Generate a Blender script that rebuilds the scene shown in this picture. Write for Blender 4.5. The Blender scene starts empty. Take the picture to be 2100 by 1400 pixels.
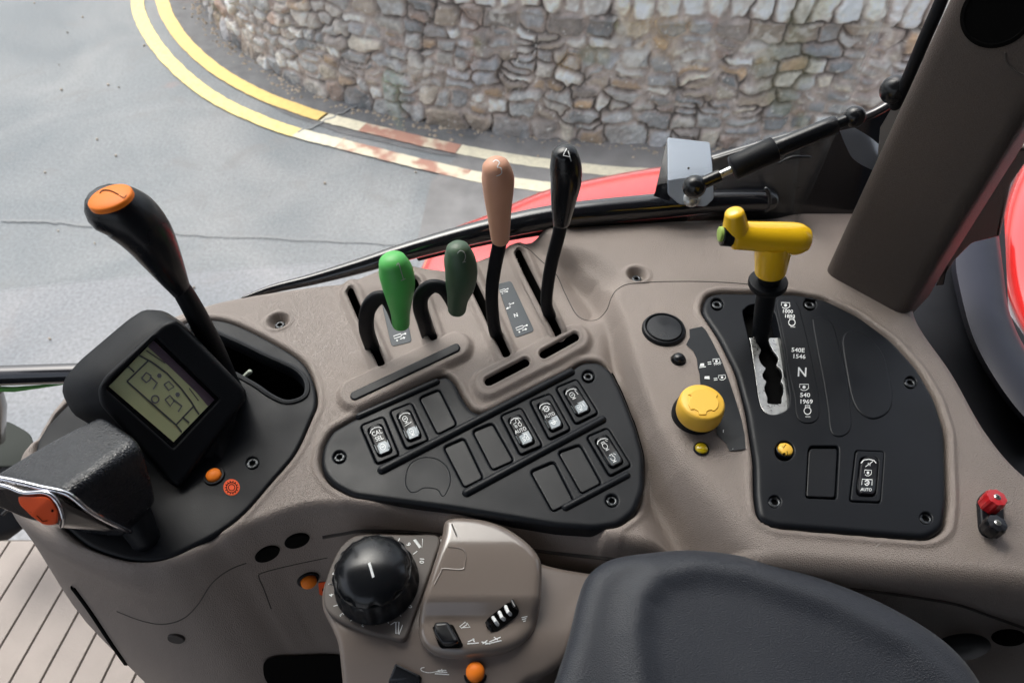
import bpy, bmesh, math, random
import numpy as np
from mathutils import Vector, Matrix
from mathutils.bvhtree import BVHTree
from mathutils.geometry import tessellate_polygon
R = math.radians
random.seed(7); np.random.seed(7)
SC = bpy.context.scene
COL = SC.collection

# ---------------------------------------------------------------- camera
F, CX, CY, PITCH, CAMZ = 1400.0, 1050.0, 700.0, R(48), 2.60
cd = bpy.data.cameras.new('camera'); cam = bpy.data.objects.new('camera', cd); COL.objects.link(cam)
cam.location = (0, 0, CAMZ); cam.rotation_euler = (R(90) - PITCH, 0, 0)
cd.sensor_width = 36; cd.lens = 24; cd.clip_start = 0.01; cd.clip_end = 500
cd.dof.use_dof = True; cd.dof.focus_distance = 0.50; cd.dof.aperture_fstop = 13
SC.camera = cam

# ---------------------------------------------------------------- light
SUN_EL, SUN_AZ = R(58), R(-35)          # azimuth measured from +y towards +x
w = bpy.data.worlds.new('World'); SC.world = w; w.use_nodes = True
nt = w.node_tree; bg = nt.nodes['Background']
sky = nt.nodes.new('ShaderNodeTexSky'); sky.sky_type = 'NISHITA'; sky.sun_disc = False
sky.sun_elevation = SUN_EL; sky.sun_rotation = SUN_AZ
sky.air_density = 1.0; sky.dust_density = 6.0; sky.ozone_density = 1.0
hs = nt.nodes.new('ShaderNodeHueSaturation'); hs.inputs['Saturation'].default_value = 0.45
nt.links.new(sky.outputs[0], hs.inputs['Color']); nt.links.new(hs.outputs[0], bg.inputs[0])
bg.inputs[1].default_value = 0.15
sd = bpy.data.lights.new('sun', 'SUN'); sd.energy = 0.6; sd.angle = R(50); sd.color = (1, 0.97, 0.93)
so = bpy.data.objects.new('sun', sd); COL.objects.link(so)
dvec = Vector((math.sin(SUN_AZ) * math.cos(SUN_EL), math.cos(SUN_AZ) * math.cos(SUN_EL), math.sin(SUN_EL)))
so.rotation_euler = dvec.to_track_quat('Z', 'Y').to_euler(); so.location = (0, 0, 10)
SC.view_settings.view_transform = 'Standard'; SC.view_settings.look = 'None'
SC.view_settings.gamma = 1; SC.view_settings.exposure = 1.0
SC.cycles.max_bounces = 8; SC.cycles.transparent_max_bounces = 12

# ---------------------------------------------------------------- pixel geometry (photo pixels, 2100 x 1400)
cP, sP = math.cos(PITCH), math.sin(PITCH)
def ray(px, py):
    a, b = (px - CX) / F, (CY - py) / F
    return np.array([a, cP + b * sP, -sP + b * cP])
O = np.array([0, 0, CAMZ])
def atz(px, py, z): r = ray(px, py); return O + r * ((z - CAMZ) / r[2])
def aty(px, py, y): r = ray(px, py); return O + r * (y / r[1])
def atd(px, py, d): return O + ray(px, py) * d
def depth(p): return p[1] * cP - (p[2] - CAMZ) * sP
def nrm(v): v = np.asarray(v, float); return v / max(np.linalg.norm(v), 1e-12)
class Pl:
    def __init__(s, p0, n): s.p0 = np.array(p0, float); s.n = nrm(n)
    def __call__(s, px, py, off=0.0):
        r = ray(px, py); t = np.dot(s.p0 + s.n * off - O, s.n) / np.dot(r, s.n); return O + r * t
def hz(z): return Pl((0, 0, z), (0, 0, 1))
def vy(y): return Pl((0, y, 0), (0, -1, 0))
def dp(d): c = atd(CX, CY, d); return Pl(c, -ray(CX, CY))
def K(ox, oy, s): return lambda pts: [(ox + p[0] / s, oy + p[1] / s) + tuple(p[2:]) for p in pts]

def spline(pts, closed=False, n=8):
    P = np.array(pts, float); m = len(P); out = []
    for i in range(m if closed else m - 1):
        if closed: a, b, c, d = P[i - 1], P[i], P[(i + 1) % m], P[(i + 2) % m]
        else: a, b, c, d = P[max(i - 1, 0)], P[i], P[i + 1], P[min(i + 2, m - 1)]
        for k in range(n):
            t = k / n
            out.append(0.5 * ((2 * b) + (c - a) * t + (2 * a - 5 * b + 4 * c - d) * t * t + (3 * b - a - 3 * c + d) * t ** 3))
    if not closed: out.append(P[-1])
    return np.array(out)
def rpoly(pts, r, n=6):
    P = [np.array(p, float) for p in pts]; out = []
    for i in range(len(P)):
        a, b, c = P[i - 1], P[i], P[(i + 1) % len(P)]
        u, v = nrm(a - b), nrm(c - b)
        rr = min(r, np.linalg.norm(a - b) * .48, np.linalg.norm(c - b) * .48)
        s, e = b + u * rr, b + v * rr
        for k in range(n + 1):
            t = k / n; out.append((1 - t) ** 2 * s + 2 * t * (1 - t) * b + t * t * e)
    return np.array(out)
def capsule(p, q, r, n=8):
    p, q = np.array(p, float), np.array(q, float); d = nrm(q - p); a0 = math.atan2(d[1], d[0]); out = []
    for k in range(n + 1):
        a = a0 - math.pi / 2 + math.pi * k / n; out.append(q + r * np.array([math.cos(a), math.sin(a)]))
    for k in range(n + 1):
        a = a0 + math.pi / 2 + math.pi * k / n; out.append(p + r * np.array([math.cos(a), math.sin(a)]))
    return np.array(out)
def circ(c, rx, ry=None, n=32, a0=0):
    ry = rx if ry is None else ry
    return np.array([(c[0] + rx * math.cos(a0 + 2 * math.pi * k / n), c[1] + ry * math.sin(a0 + 2 * math.pi * k / n)) for k in range(n)])

# ---------------------------------------------------------------- objects
WL = {}
def tag(o, label=None, cat=None, group=None, kind=None):
    if label: o['label'] = label
    if cat: o['category'] = cat
    if group: o['group'] = group
    if kind: o['kind'] = kind
    return o
def thing(name, label, cat, loc, group=None):
    o = bpy.data.objects.new(name, None); COL.objects.link(o); o.empty_display_size = .02
    o.location = tuple(loc); WL[o.name] = np.array(loc, float)
    return tag(o, label, cat, group)
class MB:
    def __init__(s): s.v = []; s.f = []
    def add(s, vs, fs):
        b = len(s.v); s.v.extend([tuple(map(float, x)) for x in vs]); s.f.extend([tuple(b + i for i in f) for f in fs]); return s
    def build(s, name, mat, parent=None, label=None, cat=None, group=None, kind=None, angle=38, recalc=True, smooth=True):
        A = np.array(s.v); c = (A.min(0) + A.max(0)) / 2
        me = bpy.data.meshes.new(name); me.from_pydata([tuple(x) for x in (A - c)], [], s.f)
        if recalc:
            bm = bmesh.new(); bm.from_mesh(me); bmesh.ops.recalc_face_normals(bm, faces=bm.faces); bm.to_mesh(me); bm.free()
        me.materials.append(mat)
        if smooth:
            me.polygons.foreach_set('use_smooth', [True] * len(me.polygons))
            me.set_sharp_from_angle(angle=R(angle))
        me.update()
        o = bpy.data.objects.new(name, me); COL.objects.link(o)
        base = WL[parent.name] if parent else np.zeros(3)
        if parent: o.parent = parent
        o.location = tuple(c - base); WL[o.name] = c
        return tag(o, label, cat, group, kind)
    def bvh(s): return BVHTree.FromPolygons([Vector(x) for x in s.v], s.f)
def surf(mb):
    t = mb.bvh() if isinstance(mb, MB) else mb
    last = [np.array([0, .3, 2.19])]
    def M(px, py, off=0.0):
        r = Vector(ray(px, py)).normalized()
        h, n, i, d = t.ray_cast(Vector(O), r)
        if h is None:
            h, n, i, d = t.find_nearest(Vector(last[0]))
            return last[0]
        if n.dot(r) > 0: n = -n
        p = np.array(h + n * off); last[0] = p; return p
    M.tree = t
    M.hit = lambda px, py: t.ray_cast(Vector(O), Vector(ray(px, py)).normalized())[0] is not None
    def nn(px, py):
        r = Vector(ray(px, py)).normalized(); h, n, i, d = t.ray_cast(Vector(O), r)
        if n.dot(r) > 0: n = -n
        return np.array(n)
    M.nn = nn
    return M

def offs(ring, n):
    P = np.array(ring); d1 = P - np.roll(P, 1, 0); d2 = np.roll(P, -1, 0) - P
    d1 /= np.maximum(np.linalg.norm(d1, axis=1, keepdims=True), 1e-9); d2 /= np.maximum(np.linalg.norm(d2, axis=1, keepdims=True), 1e-9)
    m1, m2 = np.cross(n, d1), np.cross(n, d2); m = m1 + m2
    m /= np.maximum(np.linalg.norm(m, axis=1, keepdims=True), 1e-9)
    k = np.clip(np.sum(m * m1, axis=1, keepdims=True), .5, 1); return m / k      # inward for ccw
def ccw(ring, n):
    P = np.array(ring); c = P.mean(0); a = np.zeros(3)
    for i in range(len(P)): a += np.cross(P[i - 1] - c, P[i] - c)
    return P if np.dot(a, n) > 0 else P[::-1]
def slab(mb, ring, n, top=0.0, bot=-.004, bev=.001, seg=3, holes=(), bottom=False, hbev=.0009):
    """prism on the plane of ring; top face at +top along n, sides down to bot, rounded rim"""
    n = nrm(n); caps = []
    for hi, rg in enumerate([ring] + list(holes)):
        P = ccw(rg, n)
        if hi: P = P[::-1]; bev = min(bev, hbev)
        I = offs(P, n); N = len(P); rings = [P + n * bot]
        for k in range(seg + 1):
            a = math.pi / 2 * k / seg
            rings.append(P + I * bev * (1 - math.cos(a)) + n * (top - bev * (1 - math.sin(a))))
        rings.append(P + I * bev * 1.35 + n * top)
        vs = np.concatenate(rings); fs = []
        for k in range(len(rings) - 1):
            for i in range(N):
                j = (i + 1) % N; fs.append((k * N + i, k * N + j, (k + 1) * N + j, (k + 1) * N + i))
        b = len(mb.v); mb.add(vs, fs); caps.append((b + (len(rings) - 1) * N, rings[-1]))
        if bottom and hi == 0:
            mb.f.append(tuple(b + i for i in range(N)))
    idx = []; loops = []
    for b, rg in caps: idx += [b + i for i in range(len(rg))]; loops.append([Vector(p) for p in rg])
    for t in tessellate_polygon(loops): mb.f.append(tuple(idx[i] for i in t))
    return mb
def pxring(pts, M, off=0): return np.array([M(p[0], p[1], off) for p in pts])
def slabpx(mb, pts, pl, top=0., bot=-.004, bev=.001, seg=3, holes=(), **k):
    return slab(mb, pxring(pts, pl), pl.n, top, bot, bev, seg, [pxring(h, pl) for h in holes], **k)

def tube(mb, pts, rad, seg=18, cap=True, ref=None, flat=1.0, capk=1.0):
    P = np.array(pts, float); N = len(P); rad = np.broadcast_to(np.array(rad, float), (N,)).copy()
    T = np.gradient(P, axis=0); T /= np.maximum(np.linalg.norm(T, axis=1, keepdims=True), 1e-9)
    if ref is None:
        ref = np.array([0, 0, 1.]) if abs(T[0][2]) < .9 else np.array([1., 0, 0])
    else: ref = nrm(ref)
    secs = []
    u = nrm(ref - np.dot(ref, T[0]) * T[0])
    if cap and capk > 0:
        for k in range(4):
            a = math.pi / 2 * (1 - k / 4); secs.append((P[0] - T[0] * rad[0] * capk * math.sin(a), rad[0] * max(math.cos(a), .02), u, T[0]))
    for i in range(N):
        u = nrm(u - np.dot(u, T[i]) * T[i]); secs.append((P[i], rad[i], u, T[i]))
    if cap and capk > 0:
        for k in range(1, 5):
            a = math.pi / 2 * k / 4; secs.append((P[-1] + T[-1] * rad[-1] * capk * math.sin(a), rad[-1] * max(math.cos(a), .02), u, T[-1]))
    vs = []; fs = []
    for c, r, u, t in secs:
        w_ = np.cross(t, u)
        for k in range(seg):
            a = 2 * math.pi * k / seg; vs.append(c + u * r * math.cos(a) + w_ * r * flat * math.sin(a))
    for k in range(len(secs) - 1):
        for i in range(seg):
            j = (i + 1) % seg; fs.append((k * seg + i, k * seg + j, (k + 1) * seg + j, (k + 1) * seg + i))
    if cap: fs.append(tuple(range(seg))[::-1]); fs.append(tuple((len(secs) - 1) * seg + i for i in range(seg)))
    return mb.add(vs, fs)
def tpx(mb, pts, n=6, **k):
    """tube through (px, py, radius_px, worldY)"""
    S = spline(pts, False, n); P = [aty(a[0], a[1], a[3]) for a in S]
    return tube(mb, P, [a[2] * depth(p) / F for a, p in zip(S, P)], **k)
def lathe(mb, c, axis, prof, seg=40, ref=None, scal=None):
    """prof: (radius, height) from bottom to top"""
    ax = nrm(axis); ref = np.array([1., 0, 0]) if ref is None else ref
    u = nrm(ref - np.dot(ref, ax) * ax); v_ = np.cross(ax, u); vs = []; fs = []
    for r, h in prof:
        for k in range(seg):
            a = 2 * math.pi * k / seg; rr = r * (scal(a, h) if scal else 1)
            vs.append(np.array(c) + ax * h + (u * math.cos(a) + v_ * math.sin(a)) * rr)
    for k in range(len(prof) - 1):
        for i in range(seg):
            j = (i + 1) % seg; fs.append((k * seg + i, k * seg + j, (k + 1) * seg + j, (k + 1) * seg + i))
    fs.append(tuple((len(prof) - 1) * seg + i for i in range(seg)))
    return mb.add(vs, fs)
def stroke(mb, pts, wpx, M, off=.0003, closed=False):
    P = np.array(pts, float)
    if closed: P = np.vstack([P, P[:1]])
    T = np.gradient(P, axis=0) if len(P) > 2 else np.array([P[1] - P[0]] * 2)
    if closed: T[0] = T[-1] = P[1] - P[-2]
    T /= np.maximum(np.linalg.norm(T, axis=1, keepdims=True), 1e-9); N = np.stack([-T[:, 1], T[:, 0]], 1) * wpx / 2
    vs = []; fs = []
    for p, q in zip(P, N): vs += [M(*(p + q), off), M(*(p - q), off)]
    for i in range(len(P) - 1): fs.append((2 * i, 2 * i + 1, 2 * i + 3, 2 * i + 2))
    return mb.add(vs, fs)
def fill(mb, pts, M, off=.0003):
    rg = [M(p[0], p[1], off) for p in pts]; b = len(mb.v); mb.add(rg, [])
    for t in tessellate_polygon([[Vector((p[0], p[1], 0)) for p in pts]]): mb.f.append(tuple(b + i for i in t))
    return mb
_tc = {}
def glyphs(s, bold):
    if (s, bold) not in _tc:
        cu = bpy.data.curves.new('t', 'FONT'); cu.body = s; cu.resolution_u = 3; cu.offset = bold
        cu.align_x = 'CENTER'; cu.align_y = 'CENTER'; cu.size = 1.4
        o = bpy.data.objects.new('t', cu); me = o.to_mesh()
        _tc[(s, bold)] = ([tuple(v.co[:2]) for v in me.vertices], [tuple(p.vertices) for p in me.polygons])
        o.to_mesh_clear(); bpy.data.objects.remove(o); bpy.data.curves.remove(cu)
    return _tc[(s, bold)]
def text(mb, s, c, h, M, ang=0, off=.0003, bold=.01, sx=1., sk=0.):
    """text centred at photo pixel c, cap height h px, baseline direction rotated ang degrees clockwise"""
    vs, fs = glyphs(s, bold); a = R(ang); ca, sa = math.cos(a), math.sin(a); out = []
    for x, y in vs:
        X, Y = (x * sx + y * sk) * h, -y * h; out.append(M(c[0] + X * ca - Y * sa, c[1] + X * sa + Y * ca, off))
    return mb.add(out, fs)
def pad(mb, ring, n, top, r, bot, nr=14, seg=6, centre=None):
    """cushion: fillet of radius r, dense top rings towards the centre; top = function(point)->height along n"""
    n = nrm(n); P = ccw(ring, n); I = offs(P, n); N = len(P); rings = [P + n * bot]
    for k in range(seg + 1):
        a = math.pi / 2 * k / seg; Q = P + I * r * (1 - math.cos(a))
        h = np.array([top(p) for p in Q]); rings.append(Q + n * (h - r * (1 - math.sin(a)))[:, None])
    B = P + I * r; c = B.mean(0) if centre is None else np.array(centre)
    for k in range(1, nr):
        s = 1 - k / nr; Q = c + (B - c) * s; rings.append(Q + n * np.array([top(p) for p in Q])[:, None])
    vs = np.concatenate(rings); fs = []
    for k in range(len(rings) - 1):
        for i in range(N):
            j = (i + 1) % N; fs.append((k * N + i, k * N + j, (k + 1) * N + j, (k + 1) * N + i))
    b = len(mb.v); mb.add(vs, fs); mb.v.append(tuple(c + n * top(c))); e = b + (len(rings) - 1) * N
    for i in range(N): mb.f.append((e + i, e + (i + 1) % N, len(mb.v) - 1))
    return mb
def loft(mb, rings, caps=True):
    N = len(rings[0]); b = len(mb.v); mb.add(np.concatenate([np.array(r) for r in rings]), [])
    for k in range(len(rings) - 1):
        for i in range(N):
            j = (i + 1) % N; mb.f.append((b + k * N + i, b + k * N + j, b + (k + 1) * N + j, b + (k + 1) * N + i))
    if caps:
        mb.f.append(tuple(b + i for i in range(N))[::-1]); mb.f.append(tuple(b + (len(rings) - 1) * N + i for i in range(N)))
    return mb
def sdf(pts, poly):
    """signed distance of Nx2 points to closed polygon (negative inside)"""
    P = np.asarray(pts, float); Q = np.asarray(poly, float); d = np.full(len(P), 1e9); ins = np.zeros(len(P), bool)
    for i in range(len(Q)):
        a, b = Q[i - 1], Q[i]; e = b - a; L = max(np.dot(e, e), 1e-14)
        t = np.clip(((P - a) @ e) / L, 0, 1); d = np.minimum(d, np.hypot(P[:, 0] - a[0] - t * e[0], P[:, 1] - a[1] - t * e[1]))
        c = ((a[1] > P[:, 1]) != (b[1] > P[:, 1])); dy = (b[1] - a[1]) if abs(b[1] - a[1]) > 1e-12 else 1e-12
        ins ^= c & (P[:, 0] < (b[0] - a[0]) * (P[:, 1] - a[1]) / dy + a[0])
    return np.where(ins, -d, d)
def lsd(pts, line):
    P = np.asarray(pts, float); Q = np.asarray(line, float); d = np.full(len(P), 1e9)
    for i in range(1, len(Q)):
        a, b = Q[i - 1], Q[i]; e = b - a; L = max(np.dot(e, e), 1e-14)
        t = np.clip(((P - a) @ e) / L, 0, 1); d = np.minimum(d, np.hypot(P[:, 0] - a[0] - t * e[0], P[:, 1] - a[1] - t * e[1]))
    return d
def sst(a, b, x): t = np.clip((x - a) / (b - a), 0, 1); return t * t * (3 - 2 * t)

# ---------------------------------------------------------------- materials
def mat(name, col, rough=.5, metal=0., bump=0., bscale=400., detail=3., var=0., vscale=30., coat=0., rvar=0., spec=.5, grain=None, sheen=0.):
    m = bpy.data.materials.new(name); m.use_nodes = True; t = m.node_tree; b = t.nodes['Principled BSDF']
    b.inputs['Base Color'].default_value = (*col, 1); b.inputs['Roughness'].default_value = rough
    b.inputs['Metallic'].default_value = metal; b.inputs['Coat Weight'].default_value = coat; b.inputs['Coat Roughness'].default_value = .08
    b.inputs['Specular IOR Level'].default_value = spec; b.inputs['Sheen Weight'].default_value = sheen
    tc = t.nodes.new('ShaderNodeNewGeometry'); P = tc.outputs['Position']
    if var or rvar:
        n = t.nodes.new('ShaderNodeTexNoise'); n.inputs['Scale'].default_value = vscale; n.inputs['Detail'].default_value = 5
        t.links.new(P, n.inputs['Vector'])
        if var:
            mr = t.nodes.new('ShaderNodeMapRange'); mr.inputs['From Min'].default_value = .3; mr.inputs['From Max'].default_value = .7
            mr.inputs['To Min'].default_value = 1 - var; mr.inputs['To Max'].default_value = 1 + var
            t.links.new(n.outputs[0], mr.inputs[0])
            mx = t.nodes.new('ShaderNodeVectorMath'); mx.operation = 'SCALE'; mx.inputs[0].default_value = col
            t.links.new(mr.outputs[0], mx.inputs['Scale']); t.links.new(mx.outputs[0], b.inputs['Base Color'])
        if rvar:
            mr = t.nodes.new('ShaderNodeMapRange'); mr.inputs['From Min'].default_value = .3; mr.inputs['From Max'].default_value = .7
            mr.inputs['To Min'].default_value = max(rough - rvar, .02); mr.inputs['To Max'].default_value = rough + rvar
            t.links.new(n.outputs[0], mr.inputs[0]); t.links.new(mr.outputs[0], b.inputs['Roughness'])
    if bump:
        if grain == 'leather':
            n = t.nodes.new('ShaderNodeTexVoronoi'); n.feature = 'DISTANCE_TO_EDGE'; n.inputs['Scale'].default_value = bscale
            q = t.nodes.new('ShaderNodeTexNoise'); q.inputs['Scale'].default_value = bscale * .6; q.inputs['Detail'].default_value = 2
            t.links.new(P, q.inputs['Vector'])
            mm = t.nodes.new('ShaderNodeVectorMath'); mm.operation = 'MULTIPLY_ADD'; mm.inputs[1].default_value = (.9 / bscale,) * 3
            t.links.new(q.outputs['Color'], mm.inputs[0]); t.links.new(P, mm.inputs[2]); t.links.new(mm.outputs[0], n.inputs['Vector'])
            hh = t.nodes.new('ShaderNodeMapRange'); hh.inputs['From Max'].default_value = .35; t.links.new(n.outputs[0], hh.inputs[0]); out = hh.outputs[0]
        else:
            n = t.nodes.new('ShaderNodeTexNoise'); n.inputs['Scale'].default_value = bscale; n.inputs['Detail'].default_value = detail
            t.links.new(P, n.inputs['Vector']); out = n.outputs[0]
        bp = t.nodes.new('ShaderNodeBump'); bp.inputs['Strength'].default_value = 1.0; bp.inputs['Distance'].default_value = bump
        t.links.new(out, bp.inputs['Height']); t.links.new(bp.outputs[0], b.inputs['Normal'])
    return m
TAU = (.262, .22, .196)
M_ = dict(
    taupe=mat('taupe_plastic', TAU, .48, bump=.00022, bscale=850, grain='leather', var=.08, vscale=13, rvar=.08),
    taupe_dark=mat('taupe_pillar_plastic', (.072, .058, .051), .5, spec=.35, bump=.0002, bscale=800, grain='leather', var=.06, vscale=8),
    pod=mat('taupe_satin_plastic', (.205, .17, .15), .32, bump=.00004, bscale=500, var=.04, vscale=12, coat=.15),
    podg=mat('taupe_gloss_plastic', (.19, .158, .138), .14, bump=.00003, bscale=80, var=.03, vscale=12, coat=.5),
    blk=mat('black_satin_plastic', (.0065, .0078, .0105), .42, spec=.24, bump=.00005, bscale=1600, rvar=.08, vscale=25),
    blkm=mat('black_matt_plastic', (.006, .007, .0095), .5, spec=.22, bump=.00008, bscale=1500, rvar=.08, vscale=20),
    blkg=mat('black_gloss_plastic', (.007, .008, .010), .24, spec=.4, rvar=.05, vscale=40, coat=.1), rock=mat('black_switch_plastic', (.006, .006, .008), .36, spec=.25, rvar=.05, vscale=40),
    paint=mat('black_gloss_paint', (.008, .009, .012), .13, rvar=.06, vscale=15, coat=.6, bump=.0002, bscale=30),
    leather=mat('black_leather', (.012, .013, .017), .25, spec=.5, bump=.00016, bscale=560, grain='leather', rvar=.05, vscale=60),
    hole=mat('hollow_black', (.002, .002, .002), .9, spec=.1),
    orange=mat('orange_plastic', (.98, .24, .02), .45, spec=.25, bump=.00005, bscale=900),
    orangered=mat('orange_red_plastic', (.85, .10, .02), .5, spec=.2, bump=.00006, bscale=900),
    green=mat('light_green_plastic', (.09, .48, .10), .42, var=.08, vscale=40, bump=.00004, bscale=900),
    dgreen=mat('dark_green_plastic', (.055, .105, .06), .42, var=.12, vscale=40, bump=.00004, bscale=900),
    tan=mat('tan_plastic', (.64, .33, .215), .45, var=.06, vscale=40, bump=.00004, bscale=900),
    yellow=mat('yellow_plastic', (.93, .56, .015), .22, coat=.4, rvar=.04),
    yellowm=mat('yellow_matt_plastic', (.9, .53, .06), .45, bump=.00004, bscale=900),
    lime=mat('pale_green_plastic', (.35, .5, .12), .4),
    lampy=mat('yellow_lens', (.55, .4, .01), .12, coat=.5, bump=.0004, bscale=500),
    red=mat('red_paint', (.62, .02, .018), .2, coat=.8, rvar=.05),
    redp=mat('red_plastic', (.55, .015, .02), .3, coat=.3),
    white=mat('white_print', (.8, .82, .82), .5), wdim=mat('grey_print', (.42, .43, .43), .5),
    steel=mat('zinc_plate', (.52, .53, .52), .34, metal=.85, var=.12, vscale=300, rvar=.12, bump=.0001, bscale=300),
    steelb=mat('painted_steel_bracket', (.3, .34, .4), .34, metal=.4, var=.03, vscale=60, rvar=.04),
    chrome=mat('chrome', (.75, .75, .8), .08, metal=1),
    greyp=mat('grey_label', (.05, .06, .07), .45, spec=.3), patch=mat('grey_switch_window', (.3, .34, .37), .35, bump=.0001, bscale=900),
    decal=mat('charcoal_decal', (.012, .0145, .018), .4, spec=.25, rvar=.04, vscale=30),
    strip=mat('navy_rubber', (.016, .018, .03), .4, spec=.3, rvar=.1, vscale=12),
    cushion=mat('slate_vinyl', (.016, .020, .030), .46, bump=.00045, bscale=1300, detail=4, rvar=.06, vscale=20, sheen=.15),
    mato=mat('beige_floor_mat', (.27, .24, .215), .6, bump=.0004, bscale=300, var=.08, vscale=14),
    screw=mat('dark_screw_steel', (.08, .085, .09), .35, metal=.8),
    gend=mat('grip_end_plastic', (.07, .06, .055), .22, coat=.3), seam=mat('seam_shadow_gap', (.05, .042, .038), .7), lcd=mat('lcd_glass', (.68, .72, .42), .3, var=.15, vscale=12), lcdink=mat('lcd_segment', (.10, .11, .12), .4), lcdink2=mat('lcd_segment_soft', (.2, .21, .24), .4), lcdsheen=mat('lcd_sheen', (.16, .12, .16), .3), roof=mat('roof_lining', (.12, .115, .11), .9),
)

# ================================================================ outside: road, lines, wall
def gz(px, py, z=0.0): return atz(px, py, z)
def noise_mat_road():
    m = mat('asphalt', (.15, .15, .15), .85); t = m.node_tree; b = t.nodes['Principled BSDF']; L = t.links
    g = t.nodes.new('ShaderNodeNewGeometry').outputs['Position']
    def nz(s, d=6, dist=0):
        n = t.nodes.new('ShaderNodeTexNoise'); n.inputs['Scale'].default_value = s; n.inputs['Detail'].default_value = d
        n.inputs['Distortion'].default_value = dist; L.new(g, n.inputs['Vector']); return n.outputs[0]
    def ramp(x, *st):
        r = t.nodes.new('ShaderNodeValToRGB'); e = r.color_ramp.elements
        for i, (p, c) in enumerate(st):
            el = e[i] if i < 2 else e.new(p)
            el.position = p; el.color = (*c, 1)
        L.new(x, r.inputs[0]); return r.outputs[0]
    def mix(f, a, c, mode='MIX'):
        x = t.nodes.new('ShaderNodeMix'); x.data_type = 'RGBA'; x.blend_type = mode
        if isinstance(f, float): x.inputs[0].default_value = f
        else: L.new(f, x.inputs[0])
        for s, v in ((6, a), (7, c)):
            if isinstance(v, tuple): x.inputs[s].default_value = (*v, 1)
            else: L.new(v, x.inputs[s])
        return x.outputs[2]
    base = ramp(nz(.9, 6, 1.0), (.36, (.19, .206, .218)), (.64, (.26, .267, .272)))
    fine = ramp(nz(55, 6), (.3, (.78, .78, .78)), (.7, (1.14, 1.14, 1.14)))
    c = mix(1.0, base, fine, 'MULTIPLY')
    c = mix(ramp(nz(3.2, 5, .8), (.56, (0, 0, 0)), (.70, (.5, .5, .5))), c, (.2, .195, .195))      # tar patches
    c = mix(ramp(nz(1.7, 3, .5), (.70, (0, 0, 0)), (.80, (.5, .5, .5))), c, (.34, .2, .18))         # reddish stain
    c = mix(ramp(nz(11, 2), (.80, (0, 0, 0)), (.83, (.8, .8, .8))), c, (.6, .6, .57))               # pale chips
    L.new(c, b.inputs['Base Color'])
    bp = t.nodes.new('ShaderNodeBump'); bp.inputs['Distance'].default_value = .004; L.new(nz(70, 5), bp.inputs['Height']); L.new(bp.outputs[0], b.inputs['Normal'])
    return m, mix, ramp, nz
ROAD, *_ = noise_mat_road()
ground = MB().add([(-120, -80, 0), (120, -80, 0), (120, 160, 0), (-120, 160, 0)], [(0, 1, 2, 3)]).build('road', ROAD, kind='structure', smooth=False)

base_px = [(395, -60), (412, -15), (438, 40), (500, 103), (590, 162), (700, 207), (850, 245), (1000, 270), (1200, 290), (1400, 300), (1600, 306), (1900, 312), (2250, 318)]
base_xy = [tuple(gz(*p)[:2]) for p in base_px]
base_xy = [(base_xy[0][0] + .4, 12.5), (base_xy[0][0] + .05, 9.4)] + base_xy + [(base_xy[-1][0] + 3, base_xy[-1][1] + .1)]
WS = spline(base_xy, False, 30)
# verge of darker, older tarmac between the yellow lines and the wall
vp = [(395, -60), (398, 0), (415, 60), (480, 130), (560, 182), (690, 236), (860, 275), (1000, 296), (1250, 318), (1500, 334), (1800, 340), (2250, 346)]
edge = [(325, -60), (333, 5), (368, 78), (455, 155), (580, 232), (700, 274), (900, 318), (1150, 345), (1400, 372), (1700, 390), (2250, 400)]
va = [gz(*p, .004) for p in edge]; wb = [np.array([x, y + .08, .004]) for x, y in WS[::10]]
mb = MB(); ring = va + wb[::-1]
b0 = len(mb.v); mb.add(ring, [])
for t in tessellate_polygon([[Vector(p) for p in ring]]): mb.f.append(tuple(t))
VERGE = mat('old_tarmac', (.155, .155, .16), .85, bump=.004, bscale=60, var=.2, vscale=9)
mb.build('pavement', VERGE, kind='structure', smooth=False)
def patch(name, pts, col, z):
    m_ = MB(); rg = [gz(p[0], p[1], z) for p in pts]; m_.add(rg, [tuple(t) for t in tessellate_polygon([[Vector(p) for p in rg]])])
    return m_.build(name, mat(name + '_tarmac', col, .85, bump=.003, bscale=70, var=.16, vscale=7), kind='structure', smooth=False)
patch('road_repair', [(884, 372), (850, 520), (1500, 590), (1500, 300), (1000, 262)], (.205, .2, .2), .008)
0 and patch('road_repair', [(-100, 432), (-100, 300), (120, 296), (420, 330), (610, 345), (860, 372), (850, 500), (700, 496), (420, 480), (200, 462)], (.21, .212, .214), .008)
def wavy(p, q, n=14, a=2.5):
    p, q = np.array(p, float), np.array(q, float); d = q - p; nn = nrm([-d[1], d[0]])
    return [p + d * k / n + nn * random.uniform(-a, a) for k in range(n + 1)]
mb = MB(); H1 = lambda px, py, off=0: gz(px, py, .0122)
for a, b, wd in (((0, 452), (120, 455), 3), ((120, 455), (420, 482), 2.5), ((420, 482), (850, 500), 2), ((740, 214), (610, 272), 3)):
    stroke(mb, wavy(a, b), wd, H1)
mb.build('road_joint', mat('bitumen_joint', (.235, .24, .244), .8), kind='structure', smooth=False)
YL = mat('yellow_line_paint', (.74, .56, .17), .7); t = YL.node_tree; b = t.nodes['Principled BSDF']
g = t.nodes.new('ShaderNodeNewGeometry'); n = t.nodes.new('ShaderNodeTexNoise'); n.inputs['Scale'].default_value = 38; n.inputs['Detail'].default_value = 7
t.links.new(g.outputs['Position'], n.inputs['Vector']); r = t.nodes.new('ShaderNodeValToRGB')
r.color_ramp.elements[0].position = .33; r.color_ramp.elements[0].color = (.62, .48, .2, 1); r.color_ramp.elements[1].position = .5; r.color_ramp.elements[1].color = (.84, .66, .26, 1)
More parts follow.
